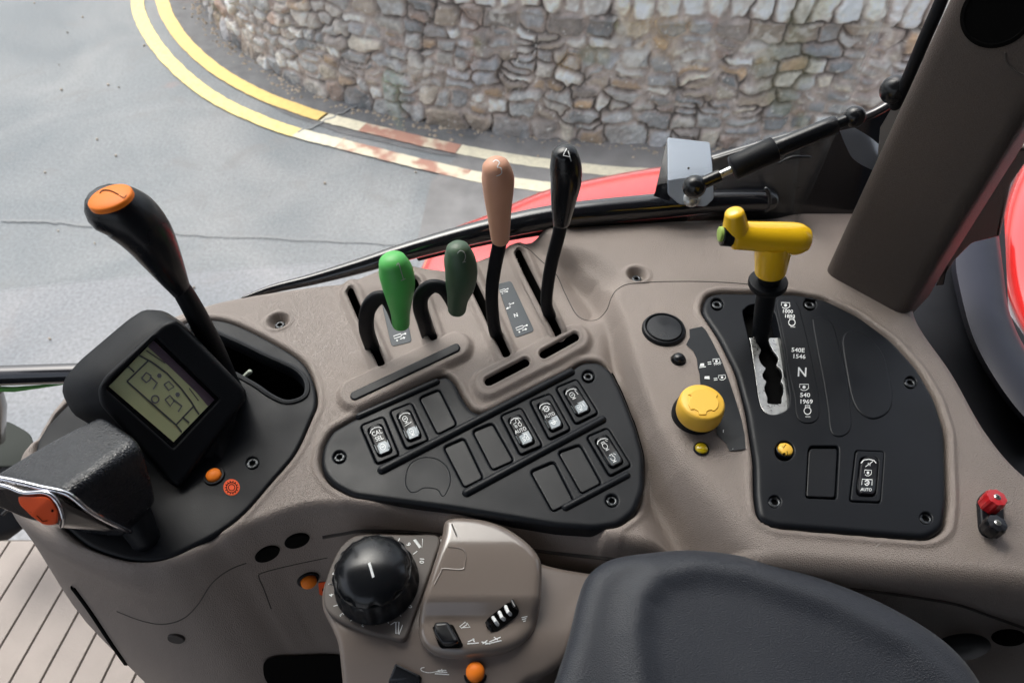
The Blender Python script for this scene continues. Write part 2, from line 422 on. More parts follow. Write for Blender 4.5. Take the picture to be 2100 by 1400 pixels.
t.links.new(n.outputs[0], r.inputs[0]); t.links.new(r.outputs[0], b.inputs['Base Color'])
YP = mat('faded_line_paint', (.74, .68, .52), .7, var=.12, vscale=30); YR = mat('red_stained_line', (.5, .25, .17), .75)
t = YR.node_tree; n = t.nodes.new('ShaderNodeTexNoise'); n.inputs['Scale'].default_value = 5; n.inputs['Detail'].default_value = 6; t.links.new(t.nodes.new('ShaderNodeNewGeometry').outputs['Position'], n.inputs['Vector'])
r = t.nodes.new('ShaderNodeValToRGB'); r.color_ramp.elements[0].position = .45; r.color_ramp.elements[0].color = (.46, .24, .18, 1); r.color_ramp.elements[1].position = .56; r.color_ramp.elements[1].color = (.74, .66, .5, 1)
t.links.new(n.outputs[0], r.inputs[0]); t.links.new(r.outputs[0], t.nodes['Principled BSDF'].inputs['Base Color'])
YO = mat('amber_line_paint', (.84, .58, .2), .7, var=.08, vscale=20)
def line(cl, z, segs):
    S = spline(cl, False, 14); P = np.array([gz(a[0], a[1], z) for a in S]); T = np.gradient(P, axis=0); T /= np.linalg.norm(T, axis=1, keepdims=True)
    N = np.stack([-T[:, 1], T[:, 0], 0 * T[:, 0]], 1) * .056
    for x0, x1, m_ in segs:
        ii = [i for i in range(len(S)) if x0 <= S[i][0] <= x1 or (x0 < 0 and S[i][0] <= x1)]
        if len(ii) < 2: continue
        ii = list(range(ii[0], min(ii[-1] + 2, len(S)))); q = MB(); vs = []
        for i in ii:
            j = np.array([random.uniform(-.003, .003), random.uniform(-.003, .003), 0]); vs += [P[i] + N[i] + j, P[i] - N[i] + j]
        q.add(vs, [(2 * k, 2 * k + 1, 2 * k + 3, 2 * k + 2) for k in range(len(ii) - 1)]).build('road_marking', m_, kind='structure', smooth=False)
line([(284, -90), (281, -40), (281, 0), (293, 46), (330, 105), (390, 165), (460, 212), (550, 252), (620, 275), (720, 300), (860, 335), (1000, 366), (1130, 384), (1300, 398), (1500, 410), (1900, 420)], .012,
     [(-9, 606, YL), (606, 690, YP), (690, 960, YR), (960, 3000, YP)])
line([(330, -90), (328, -40), (332, 0), (348, 42), (385, 92), (450, 147), (530, 192), (600, 219), (660, 239), (760, 264), (900, 297), (1050, 325), (1250, 350), (1500, 362), (1900, 375)], .012,
     [(-9, 660, YO), (660, 740, YP), (740, 940, YR), (940, 3000, YP)])

def build_wall():
    d = np.r_[0, np.cumsum(np.hypot(*np.diff(WS, axis=0).T))]; L = d[-1]; HW = 1.12; st = .0085
    nu, nv = int(L / st), int(HW / st) + 1
    s = np.linspace(0, L, nu); h = np.linspace(-.03, HW, nv)
    bx, by = np.interp(s, d, WS[:, 0]), np.interp(s, d, WS[:, 1]); tx, ty = np.gradient(bx), np.gradient(by); l = np.hypot(tx, ty); nx, ny = ty / l, -tx / l
    rng = np.random.RandomState(11)
    seeds = []; y = .04; cop = .80
    while y < cop - .03:
        rh = rng.uniform(.07, .13); x = rng.uniform(-.2, 0)
        while x < L + .2:
            wd = rng.choice([rng.uniform(.08, .16), rng.uniform(.14, .3)]) * (1.3 if y < .12 else 1)
            if rng.rand() < .25:
                seeds.append((x + wd / 2, y + rh * .27, wd * .5, rh * .5)); seeds.append((x + wd / 2 + rng.uniform(-.04, .04), y + rh * .77, wd * .5, rh * .5))
            else: seeds.append((x + wd / 2 + rng.uniform(-.02, .02), y + rh / 2 + rng.uniform(-.03, .03), wd * .5, rh * .5 + rng.uniform(-.015, .02)))
            x += wd
        y += rh
    x = 0
    while x < L:
        wd = rng.uniform(.09, .17); seeds.append((x + wd / 2, 1.0, wd / 2, .2)); x += wd
    S = np.array(seeds); nS = len(S)
    def fbm(X, Y, seed, f0, oc=4):
        r = np.random.RandomState(seed); out = np.zeros_like(X); a = 1.0
        for o in range(oc):
            f = f0 * 2 ** o; G = r.rand(int(L * f) + 3, int(2 * f) + 4); xi, yi = X * f, (Y + .2) * f
            x0, y0 = np.clip(xi.astype(int), 0, G.shape[0] - 2), np.clip(yi.astype(int), 0, G.shape[1] - 2); fx, fy = np.clip(xi - x0, 0, 1), np.clip(yi - y0, 0, 1); fx = fx * fx * (3 - 2 * fx); fy = fy * fy * (3 - 2 * fy)
            out += a * ((G[x0, y0] * (1 - fx) + G[x0 + 1, y0] * fx) * (1 - fy) + (G[x0, y0 + 1] * (1 - fx) + G[x0 + 1, y0 + 1] * fx) * fy - .5); a *= .5
        return out
    X, Y = np.meshgrid(s, h, indexing='ij')
    Xd = X + fbm(X, Y, 1, 9) * .034 + fbm(X, Y, 21, 3) * .03; Yd = Y + fbm(X, Y, 2, 8) * .028 + fbm(X, Y, 22, 2.2) * .06
    F1 = np.full(X.shape, 9.); F2 = F1.copy(); I1 = np.zeros(X.shape, int)
    for k in range(nS):
        cx, cy, a, b_ = S[k]; i0, i1 = np.searchsorted(s, [cx - .55, cx + .55])
        if i1 <= i0: continue
        dx = np.abs(Xd[i0:i1] - cx) - a * .60; dy = np.abs(Yd[i0:i1] - cy) - b_ * .45
        D = np.where((dx > 0) | (dy > 0), np.hypot(np.maximum(dx, 0), np.maximum(dy, 0)), np.maximum(dx, dy))
        f1, f2, q = F1[i0:i1], F2[i0:i1], I1[i0:i1]; c = D < f1
        f2[:] = np.where(c, f1, np.minimum(f2, D)); q[:] = np.where(c, k, q); f1[:] = np.where(c, D, f1)
    E = (F2 - F1) / 2                                         # distance to joint
    size = rng.uniform(.6, 1.25, nS)[I1]; gap = .006 + .013 * rng.rand(nS)[I1] ** 2 + .012 * np.clip(fbm(X, Y, 5, 6), -.3, 1)
    stone = sst(gap * .5, gap * .5 + .02, E)
    bulge = np.clip(stone, 0, 1) ** .55 * (.016 + .026 * rng.rand(nS)[I1])
    tilt = (rng.uniform(-.12, .12, nS)[I1] * (X - S[I1, 0]) + rng.uniform(-.16, .16, nS)[I1] * (Y - S[I1, 1])) * stone
    disp = bulge + tilt + fbm(X, Y, 3, 14) * .016 * stone + fbm(X, Y, 4, 45, 3) * .009
    cp = sst(.80, .84, Y); disp += cp * .035
    disp -= .07 * Y
    deep = sst(.009, .001, E) * sst(-.15, .2, fbm(X, Y, 12, 5)); disp -= .02 * deep
    VX = bx[:, None] + nx[:, None] * disp; VY = by[:, None] + ny[:, None] * disp
    V = np.stack([VX, VY, Y + 0 * VX], -1)
    # rounded top edge then back slope
    top = V[:, -1].copy(); back = top.copy(); back[:, 0] -= nx * .45; back[:, 1] -= ny * .45; back[:, 2] += .03; low = back.copy(); low[:, 2] = -.02
    V = np.concatenate([V, back[:, None], low[:, None]], 1); nvv = nv + 2
    idx = np.arange(nu * nvv).reshape(nu, nvv)
    Fc = np.stack([idx[:-1, :-1], idx[1:, :-1], idx[1:, 1:], idx[:-1, 1:]], -1).reshape(-1, 4)
    me = bpy.data.meshes.new('wall'); c0 = V.reshape(-1, 3).mean(0); c0[2] = 0
    me.from_pydata((V.reshape(-1, 3) - c0).tolist(), [], Fc.tolist()); me.polygons.foreach_set('use_smooth', [True] * len(me.polygons))
    # stone colours (weathered limestone, slate, sandstone, lichen)
    pal = np.array([(.27, .28, .29), (.33, .34, .345), (.21, .225, .24), (.38, .37, .35), (.30, .26, .22), (.34, .25, .17), (.40, .37, .32), (.24, .22, .21), (.26, .2, .17), (.31, .32, .34)])
    sc = pal[rng.choice(10, nS, p=[.2, .18, .13, .1, .09, .07, .07, .06, .04, .06])] * rng.uniform(.8, 1.2, (nS, 1))
    wh = rng.rand(nS) < .08; sc[wh] = (.62, .61, .58)
    cps = S[:, 1] > .85; sc[cps] = np.array([(.62, .62, .61), (.72, .71, .69), (.54, .54, .53), (.62, .60, .55)])[rng.choice(4, cps.sum())]
    C = sc[I1] * (1 + .55 * fbm(X, Y, 6, 10)[..., None]) * (1 + .35 * fbm(X, Y, 7, 50, 3)[..., None])
    mort = np.array([.34, .30, .28]) * (1 + .6 * fbm(X, Y, 8, 25)[..., None]); mixm = sst(0, 1, stone * 1.4)[..., None]
    C = C * mixm + mort * (1 - mixm)
    C *= (1 - .8 * deep)[..., None]            # crevice shade painted into the colour along the joints
    li = sst(.30, .42, fbm(X, Y, 9, 5) + .35 * fbm(X, Y, 10, 30))[..., None] * .5; C = C * (1 - li) + np.array([.58, .58, .55]) * li
    mt = sst(.10, .4, fbm(X, Y, 15, 7) + .5 * fbm(X, Y, 16, 40, 3))[..., None] * .35; C = C * (1 - mt) + np.array([.24, .2, .175]) * mt
    sp = sst(.46, .56, fbm(X, Y, 17, 60, 2))[..., None] * .8; C = C * (1 - sp) + np.array([.6, .6, .57]) * sp
    br = sst(.28, .5, fbm(X, Y, 13, 3.2))[..., None] * .55; C = C * (1 - br * .35) + np.array([.27, .19, .14]) * br * .35
    gr = sst(.36, .5, fbm(X, Y, 14, 2.5))[..., None] * .35; C = C * (1 - gr) + np.array([.15, .17, .08]) * gr
    C = np.clip((C * .98 + .006) * np.array([1.5, 1.42, 1.36]), .01, .8); C = np.concatenate([C, C[:, -1:], C[:, -1:]], 1)
    at = me.color_attributes.new('stone_colour', 'FLOAT_COLOR', 'POINT'); at.data.foreach_set('color', np.concatenate([C, np.ones(C.shape[:2] + (1,))], -1).reshape(-1))
    m = mat('rubble_stone', (.3, .3, .3), .85, bump=.006, bscale=45, detail=6); t = m.node_tree; a = t.nodes.new('ShaderNodeVertexColor'); a.layer_name = 'stone_colour'
    t.links.new(a.outputs[0], t.nodes['Principled BSDF'].inputs['Base Color'])
    me.materials.append(m); o = bpy.data.objects.new('stone_wall', me); COL.objects.link(o); o.location = c0
    tag(o, 'curved rubble stone wall with upright coping stones across the road', 'wall')
build_wall()

# ================================================================ side console shell
def CO(p, z): return atz(p[0], p[1], ZC_ + z)
ZC_ = 2.19
rear = [(32, 938, 0), (71, 880, 0), (100, 843, 0), (137, 798, 0), (190, 745, 0), (260, 690, 0), (340, 648, 0), (430, 617, 0), (500, 602, 0), (560, 592, 0), (650, 580, 0), (720, 573, 0), (752, 560, .004), (790, 541, .006), (830, 534, .006), (865, 543, .005), (905, 552, .002), (940, 545, .002), (980, 531, .003), (1020, 515, .005), (1060, 502, .005), (1110, 494, .005), (1180, 478, .008), (1260, 466, .012), (1380, 454, .015), (1480, 450, .015), (1580, 442, .015), (1660, 420, .015), (1740, 385, .015), (1800, 390, .015), (1850, 470, .015), (1872, 560, .015), (1886, 650, .015), (1960, 760, .015), (2030, 880, .015), (2110, 970, .015), (2210, 1030, .012), (2340, 1070, .01)]
front = [(22, 985, -.006), (24, 1028, -.013), (42, 1074, -.019), (82, 1118, -.021), (145, 1160, -.022), (220, 1196, -.022), (290, 1216, -.022), (355, 1213, -.022), (415, 1188, -.022), (485, 1144, -.02), (560, 1100, -.016), (660, 1068, -.014), (800, 1072, -.013), (1000, 1100, -.012), (1200, 1128, -.010), (1350, 1146, -.004), (1450, 1160, .004), (1600, 1182, .010), (1800, 1200, .010), (1950, 1212, .010), (2100, 1230, .008), (2230, 1255, .008), (2340, 1275, .006)]
Rw = spline([CO(p, p[2])[:2] for p in rear], False, 24); Fw = spline([CO(p, p[2])[:2] for p in front], False, 24)
def resamp(P, n, w_=None):
    d = np.r_[0, np.cumsum(np.linalg.norm(np.diff(P, axis=0), axis=1))]; q = np.linspace(0, d[-1], n) if w_ is None else w_ * d[-1]
    return np.stack([np.interp(q, d, P[:, i]) for i in range(P.shape[1])], 1)
# corners for the coons patch: split the closed outline into left, rear, right, front
loopL = np.vstack([Rw[:60][::-1], Fw[1:150]])       # left end, rear to front
iR, iF = 60 - 1, 150 - 1
NU, NV = 760, 250
Lc = resamp(loopL, NV); Rc = resamp(Rw[iR:], NU); Fc_ = resamp(Fw[iF:], NU); Rt = resamp(np.vstack([Rc[-1], Fc_[-1] + 1e-4]), NV)
loop = np.vstack([Rc, Rt[1:-1], Fc_[::-1], Lc[::-1][1:-1]])           # clockwise seen from above
lp = ccw(np.c_[loop, np.zeros(len(loop))], (0, 0, 1)); inw = offs(loop_ := np.c_[loop, np.zeros(len(loop))], np.array([0, 0, 1.]))
if not np.allclose(lp, loop_): inw = -inw
inw = inw[:, :2]
for _ in range(30): inw = (np.roll(inw, 1, 0) + inw + np.roll(inw, -1, 0)); inw /= np.linalg.norm(inw, axis=1, keepdims=True)
nR, nT, nF = NU, NV - 2, NU
rad = np.full(len(loop), .009); rad[:NU] = .009
kF = slice(NU + nT, NU + nT + NU); rad[kF] = np.interp(np.linspace(0, 1, NU), [0, .3, .62, .75, 1], [.016, .016, .0095, .0085, .0115]); rad[NU + nT + NU:] = np.linspace(.010, .006, NV - 2)
for _ in range(60): rad = (np.roll(rad, 1) + 2 * rad + np.roll(rad, -1)) / 4
ins = loop + inw * rad[:, None]
radv = rad.copy(); radv[kF] = .034; radv[NU + nT + NU:] = np.linspace(.03, .008, NV - 2)
for _ in range(80): radv = (np.roll(radv, 1) + 2 * radv + np.roll(radv, -1)) / 4
Ri = ins[:NU]; Fi = ins[kF][::-1]; Ti = Ri[-1] + (Fi[-1] - Ri[-1]) * np.linspace(0, 1, NV)[:, None]; Li = np.vstack([ins[0], ins[NU + nT + NU:][::-1], ins[NU + nT + NU - 1]])
u = np.linspace(0, 1, NU)[:, None, None]; v = np.linspace(0, 1, NV)[None, :, None]
G = (1 - v) * Ri[:, None] + v * Fi[:, None] + (1 - u) * Li[None] + u * Ti[None] - ((1 - u) * (1 - v) * Ri[0] + u * (1 - v) * Ri[-1] + (1 - u) * v * Fi[0] + u * v * Fi[-1])
XY = G.reshape(-1, 2)

def plan(pts, z=0): return np.array([CO(p, z)[:2] for p in pts])
c3, c4, c5, c6, c7, c1b = K(650, 270, 2.4133), K(640, 720, 3.0), K(1240, 400, 1.9174), K(1240, 0, 2.414), K(480, 1050, 2.561), K(0, 800, 2.333)
ZP = .015
LEVP = [(430, 655), (480, 664), (555, 700), (617, 740), (641, 780), (648, 826), (634, 865), (603, 930), (557, 985), (500, 1050), (452, 1088), (407, 1113), (343, 1142), (291, 1148), (240, 1140), (180, 1117), (133, 1079), (95, 1040), (75, 985), (74, 915), (98, 872), (135, 832), (200, 775), (300, 700), (375, 663)]
LEVP = spline(LEVP, True, 6)
SWP = rpoly(c4([(50, 690), (62, 590), (120, 490), (290, 395), (780, 160), (830, 150), (880, 190), (935, 300), (985, 365), (1050, 385), (1110, 360), (1580, 120), (1660, 66), (1770, 62), (1845, 120), (1910, 250), (1995, 460), (2045, 640), (2045, 850), (1990, 990), (1890, 1070), (1740, 1092), (1500, 1075), (900, 975), (250, 890), (120, 820), (68, 750)]), 14, 4)
PTOP = rpoly(c5([(378, 455), (400, 395), (450, 382), (620, 384), (760, 388), (865, 408), (1000, 475), (1130, 570), (1230, 680), (1300, 800), (1340, 930), (1348, 1200), (1335, 1310), (1270, 1350), (1180, 1345), (670, 1302), (605, 1270), (592, 1180), (590, 1050), (560, 850), (520, 700), (450, 560)]), 16, 4)
SLOTS = [((720, 603), (783, 750), 8.2), ((852, 590), (890, 697), 8.2), ((962, 570), (1039, 731), 8.5), ((1064, 537), (1143, 690), 8.5)]
FEET = [((1003, 790), (1077, 751), 9.5), ((1115, 734), (1178, 699), 9.5)]
BARS = ((727, 812), (935, 714), 9)
def capP(s, e=0, z=0): return plan(capsule(s[0], s[1], s[2] + e), z)
H = np.zeros(len(XY))
# raised right-hand platform with its rolled left flank
pf = plan([(1075, 440), (1150, 505), (1235, 560), (1264, 600), (1288, 650), (1306, 720), (1330, 800), (1358, 870), (1405, 950), (1470, 1030), (1520, 1090), (1570, 1145), (1700, 1230), (2600, 1600), (2800, 1000), (2300, 500), (1900, 300), (1300, 380)], ZP)
dpf = sdf(XY, pf); wd_ = .016 + .026 * np.clip((.29 - XY[:, 1]) / .08, 0, 1); H += ZP * (1 - sst(0, 1, np.clip(dpf, 0, None) / wd_))
mid_ = np.clip((XY[:, 0] - .04) / .04, 0, 1); lowk = np.clip((.30 - XY[:, 1]) / .10, 0, 1); H -= (.010 + .026 * lowk) * mid_ * np.exp(-((dpf - .013 - .008 * lowk) / (.009 + .007 * lowk)) ** 2) * sst(.40, .34, XY[:, 1])
# valley in front of the platform, deeper towards the driver
Yn = (XY[:, 1] - .2) / .2

# hollow beside the fourth lever
hol = plan([(1150, 560), (1195, 640), (1215, 652), (1240, 640), (1262, 598), (1230, 565), (1190, 550)], 0)
H -= .009 * sst(.008, -.013, sdf(XY, spline(hol, True, 8)))
# raised surrounds of slots and foot bars
hh_ = np.zeros(len(XY))
for s in SLOTS: hh_ = np.maximum(hh_, .0035 * sst(.006, .0005, sdf(XY, capP(s, 5))))
for s in FEET + [BARS, ((1003, 790), (1178, 699), 9.5)]: hh_ = np.maximum(hh_, .0055 * sst(.0075, .001, sdf(XY, capP(s, 12))))
H += hh_
H += .006 * sst(.03, .0, sdf(XY, plan([(735, 520), (770, 590), (880, 600), (900, 520)]))) + .005 * sst(.03, .0, sdf(XY, plan([(980, 480), (980, 560), (1120, 560), (1130, 470)])))
# pits for recessed screws
PITS = [((571, 658), 0), ((1307, 563), ZP)]
for c, z in PITS:
    q = plan([c], z)[0]; d = np.hypot(XY[:, 0] - q[0], XY[:, 1] - q[1]); H -= .007 * sst(.0095, .0045, d); H += .0012 * np.exp(-((d - .0105) / .0018) ** 2)
# panel seats
for pl_, z, g in ((LEVP, 0, .004), (SWP, 0, .004), (PTOP, ZP, .004)):
    q = plan(pl_, z); d = sdf(XY, q); H += .0014 * np.exp(-((d - .0042) / .002) ** 2); H -= .009 * sst(.0018, -.0010, d)
# shelf roll at the back right
H += .004 * sst(.05, .0, sdf(XY, plan([(1080, 505), (1500, 470), (1500, 400), (1080, 420)], .012)))
keep = np.ones(len(XY), bool)
hs_ = [capP(s) for s in SLOTS + FEET]
for q in hs_: keep &= sdf(XY, q) > 0.0002
inner = [sdf(XY, plan(pl_, z)) for pl_, z in ((LEVP, 0), (SWP, 0), (PTOP, ZP))]
for d in inner: keep &= d > -.006
Z = ZC_ + H
idx = np.arange(NU * NV).reshape(NU, NV)
FcT = np.stack([idx[:-1, :-1], idx[1:, :-1], idx[1:, 1:], idx[:-1, 1:]], -1).reshape(-1, 4)
FcT = FcT[keep[FcT].all(1)][:, ::-1]
V = np.c_[XY, Z]
# skirt
li = np.concatenate([idx[:, 0], idx[-1, 1:-1], idx[::-1, -1], idx[0, 1:-1][::-1]])
zt = V[li, 2]; rings = []
for k in range(1, 15):
    a = math.pi / 2 * k / 14
    rings.append(np.c_[ins - inw * (rad * math.sin(a))[:, None], zt - radv * (1 - math.cos(a))])
zb = 1.5
for k in range(1, 33):
    f = k / 32; zz = (zt - radv) * (1 - f) + zb * f; drop = (zt - radv) - zz
    flare = .06 * drop + .012 * sst(-.02, .14, drop) - .012 * sst(-.02, .14, 0)
    rings.append(np.c_[loop - inw * flare[:, None], zz])
base = len(V); N = len(li); V = np.concatenate([V] + rings); FS = []
prev = li; nf = []
for k in range(len(rings)):
    cur = base + k * N + np.arange(N); nf.append(np.stack([prev, np.roll(prev, -1), np.roll(cur, -1), cur], -1)); prev = cur
FA = np.concatenate([FcT] + nf)
cons_loc = np.array([.1, .35, 1.5])
console = thing('side_console', 'taupe moulded side console carrying levers, switch panels and display beside the armrest', 'control console', cons_loc)
me = bpy.data.meshes.new('console_shell'); me.from_pydata((V - cons_loc).tolist(), [], FA.tolist()); me.polygons.foreach_set('use_smooth', [True] * len(me.polygons)); me.materials.append(M_['taupe'])
shell = bpy.data.objects.new('console_shell', me); COL.objects.link(shell); shell.parent = console; WL['console_shell'] = cons_loc
CT = BVHTree.FromPolygons([Vector(x) for x in V.tolist()], FA.tolist(), all_triangles=False)
MC = surf(CT)
def ringz(pts, z): return np.array([CO(p, z) for p in pts])
# slot liners: rounded lip plus dark well
mb = MB(); mw = MB()
for s, zz in [(s, .0035) for s in SLOTS] + [(s, .0055) for s in FEET]:
    q = ringz(capsule(s[0], s[1], s[2], 10), 0); n_ = np.array([0, 0, 1.]); P = ccw(q, n_); I = offs(P, n_)
    zs = []
    for p_ in P - I * .0052:
        h_ = CT.ray_cast(Vector((p_[0], p_[1], 3)), Vector((0, 0, -1)))[0]; zs.append(h_.z - ZC_ if h_ else zz)
    zs = np.array(zs)
    for _ in range(4): zs = (np.roll(zs, 1) + zs + np.roll(zs, -1)) / 3
    P = P + np.c_[np.zeros((len(P), 2)), zs - zz]
    prof = [(-.0045, -.0006), (-.003, .0002), (-.0012, .0004), (-.0003, -.0003), (.0003, -.0014), (.0003, -.0022)]
    rg = [P + I * a + n_ * (zz + b_) for a, b_ in prof]; loft(mb, rg, caps=False)
    Q = P - I * .0002; loft(mw, [Q + n_ * (zz - .0016), Q + n_ * -.05, ], caps=False); b0 = len(mw.v) - len(P); mw.f.append(tuple(range(b0, b0 + len(P))))
mb.build('slot_lip', M_['taupe'], console); mw.build('slot_well', M_['hole'], console)
def seam(pts, w_=.0006, m='seam', name='parting_line', parent=None, off=-.0002, n=10):
    S = spline(pts, False, n); P = [MC(p[0], p[1], off) for p in S if MC.hit(p[0], p[1])]
    tube(q := MB(), P, w_, seg=6, cap=False); return q.build(name, M_[m], parent or console)
seam([(1062, 500), (1085, 512), (1110, 535), (1140, 562), (1158, 600), (1180, 642), (1200, 656), (1225, 655), (1244, 636), (1254, 610), (1268, 592), (1300, 581), (1400, 577), (1500, 580), (1600, 590)])
seam([(240, 1253), (290, 1272), (335, 1279), (375, 1268), (405, 1240), (435, 1195), (470, 1168), (505, 1154)], .0006)
seam([(150, 1202), (185, 1250), (230, 1318), (270, 1375), (300, 1415)], .0022, 'hole')
seam([(662, 1101), (700, 1094), (760, 1087), (900, 1095), (1100, 1128), (1300, 1150)], .0016)
seam([(1700, 1203), (1800, 1213), (1950, 1236), (2030, 1262), (2110, 1290)], .0012)
seam([(556, 1248), (540, 1205), (531, 1184), (538, 1174), (600, 1158), (672, 1143)], .0005)

# ================================================================ shared small parts
def disc(mb, p, n, prof, seg=32, scal=None): return lathe(mb, p, n, prof, seg=seg, scal=scal)
def r_at(p, rpx): return rpx * depth(np.array(p)) / F
def hexring(c, n, r, a0=0):
    n = nrm(n); u = nrm(np.cross(n, [0.3, 1, 0])); v_ = np.cross(n, u)
    return np.array([c + (u * math.cos(a0 + k * math.pi / 3) + v_ * math.sin(a0 + k * math.pi / 3)) * r for k in range(6)])
def screw(parent, p, n, r):
    mb = MB(); n = nrm(n); ring = np.array([p + (np.cross(n, nrm(np.cross(n, [1, .2, 0]))) * math.cos(a) + nrm(np.cross(n, [1, .2, 0])) * math.sin(a)) * r for a in np.linspace(0, 2 * math.pi, 28, endpoint=False)])
    slab(mb, ring, n, 0, -.003, r * .25, 4, [hexring(p, n, r * .46)])
    o = mb.build('screw', M_['screw'], parent)
    q = MB(); q.add(list(hexring(p - n * .002, n, r * .5)), [(0, 1, 2, 3, 4, 5)]); q.build('hex_socket', M_['hole'], o, smooth=False)
def button(name, p, n, r, mcap, mbez, label, cat, group=None, dome=.25, h=.004, rb=1.3, parent=None):
    n = nrm(n); t = thing(name, label, cat, p, group)
    lathe(q := MB(), p, n, [(r * rb * 1.08, -.002), (r * rb * 1.08, .0006), (r * rb * 1.0, .0016), (r * 1.1, .0018), (r * 1.06, .0012), (r * 1.05, -.001)]); q.build('bezel', mbez, t)
    pr = [(r, -.001), (r, h - r * .2)] + [(r * math.cos(a) * .8 + r * .2 * math.cos(a), h - r * .2 + (r * .2 + r * dome) * math.sin(a)) for a in np.linspace(.1, math.pi / 2 - .02, 9)]
    lathe(q := MB(), p, n, pr); return t, q.build('cap', mcap, t), q
def hull(pts, bev=.003, seg=4, sub=0):
    bm = bmesh.new()
    for p in pts: bm.verts.new(tuple(p))
    r = bmesh.ops.convex_hull(bm, input=bm.verts); bmesh.ops.delete(bm, geom=[g for g in r['geom_interior'] if isinstance(g, bmesh.types.BMVert)], context='VERTS')
    bmesh.ops.dissolve_limit(bm, angle_limit=R(12), verts=bm.verts, edges=bm.edges)
    bmesh.ops.bevel(bm, geom=list(bm.edges) + list(bm.verts), offset=bev, offset_type='OFFSET', segments=seg, profile=.5, affect='EDGES', clamp_overlap=True)
    bmesh.ops.triangulate(bm, faces=bm.faces)
    bm.verts.ensure_lookup_table(); mb = MB().add([v.co[:] for v in bm.verts], [[v.index for v in f.verts] for f in bm.faces]); bm.free(); return mb
def skirt_holes(cs, r): return [circ(c, r, n=24) for c in cs]
def icon_pto(mb, c, s, M, w=1.2, off=.0003, ang=0):
    w *= .8
    a = R(ang); T = lambda x, y: (c[0] + (x * math.cos(a) - y * math.sin(a)) * s, c[1] + (x * math.sin(a) + y * math.cos(a)) * s)
    stroke(mb, [T(-1, .15), T(-1, -.6), T(1, -.6), T(1, .15)], w, M, off); stroke(mb, [T(-.8, .5), T(-.3, .8), T(.3, .8), T(.8, .5), T(1.1, .2)], w, M, off)
    fill(mb, [T(.38 * math.cos(k), .38 * math.sin(k) + .05) for k in np.linspace(0, 2 * math.pi, 12, endpoint=False)], M, off)
def icon_ring(mb, c, s, M, w=1.2, off=.0003, ang=0, bar=True, foot=True, head=False):
    a = R(ang); T = lambda x, y: (c[0] + (x * math.cos(a) - y * math.sin(a)) * s, c[1] + (x * math.sin(a) + y * math.cos(a)) * s)
    stroke(mb, [T(.75 * math.cos(k), .75 * math.sin(k)) for k in np.linspace(0, 2 * math.pi, 16, endpoint=False)], w, M, off, closed=True)
    if bar: stroke(mb, [T(-.35, -.0), T(.4, -.0)], w * 1.2, M, off)
    if foot: stroke(mb, [T(-.6, 1.15), T(.6, 1.15)], w * 1.1, M, off); stroke(mb, [T(0, .8), T(0, 1.15)], w, M, off)
    if head: stroke(mb, [T(-.45, -.65), T(-.5, -1.15), T(.5, -1.15), T(.45, -.65)], w, M, off)
def icon_tractor(mb, c, s, M, w=1.2, off=.0003, ang=0):
    a = R(ang); T = lambda x, y: (c[0] + (x * math.cos(a) - y * math.sin(a)) * s, c[1] + (x * math.sin(a) + y * math.cos(a)) * s)
    for q, r in (((.55, .45), .42), ((-.6, .6), .26)): stroke(mb, [T(q[0] + r * math.cos(k), q[1] + r * math.sin(k)) for k in np.linspace(0, 2 * math.pi, 12, endpoint=False)], w, M, off, closed=True)
    stroke(mb, [T(-.9, .3), T(-.9, -.1), T(-.1, -.15), T(.05, -.8), T(.75, -.8), T(.85, 0)], w, M, off)
def icon_cyl(mb, c, M, ang=-14, s=1., w=1.3, arrow=1, sign=None, off=.0003):
    a = R(ang); T = lambda x, y: (c[0] + (x * math.cos(a) - y * math.sin(a)) * s, c[1] + (x * math.sin(a) + y * math.cos(a)) * s)
    stroke(mb, [T(-14, 3), T(-14, -3), T(3, -3), T(3, 3)], w, M, off, closed=True); stroke(mb, [T(3, 0), T(12, 0)], w, M, off)
    fill(mb, [T(13 + 2.2 * math.cos(k), 2.2 * math.sin(k)) for k in np.linspace(0, 6.28, 8, endpoint=False)], M, off)
    stroke(mb, [T(-2 * arrow, 8), T(10 * arrow, 8)], w, M, off); stroke(mb, [T(6 * arrow, 5.5), T(10 * arrow, 8), T(6 * arrow, 10.5)], w, M, off)
    stroke(mb, [T(-12, 9), T(-7, 9)], w, M, off)
    if sign: stroke(mb, [T(-9.5, 6.5), T(-9.5, 11.5)], w, M, off)

# console details --------------------------------------------------
for c, z in PITS:
    p = CO(c, z) - np.array([0, 0, .0062]); screw(console, p + np.array([0, 0, .002]), (0, 0, 1), .0042)
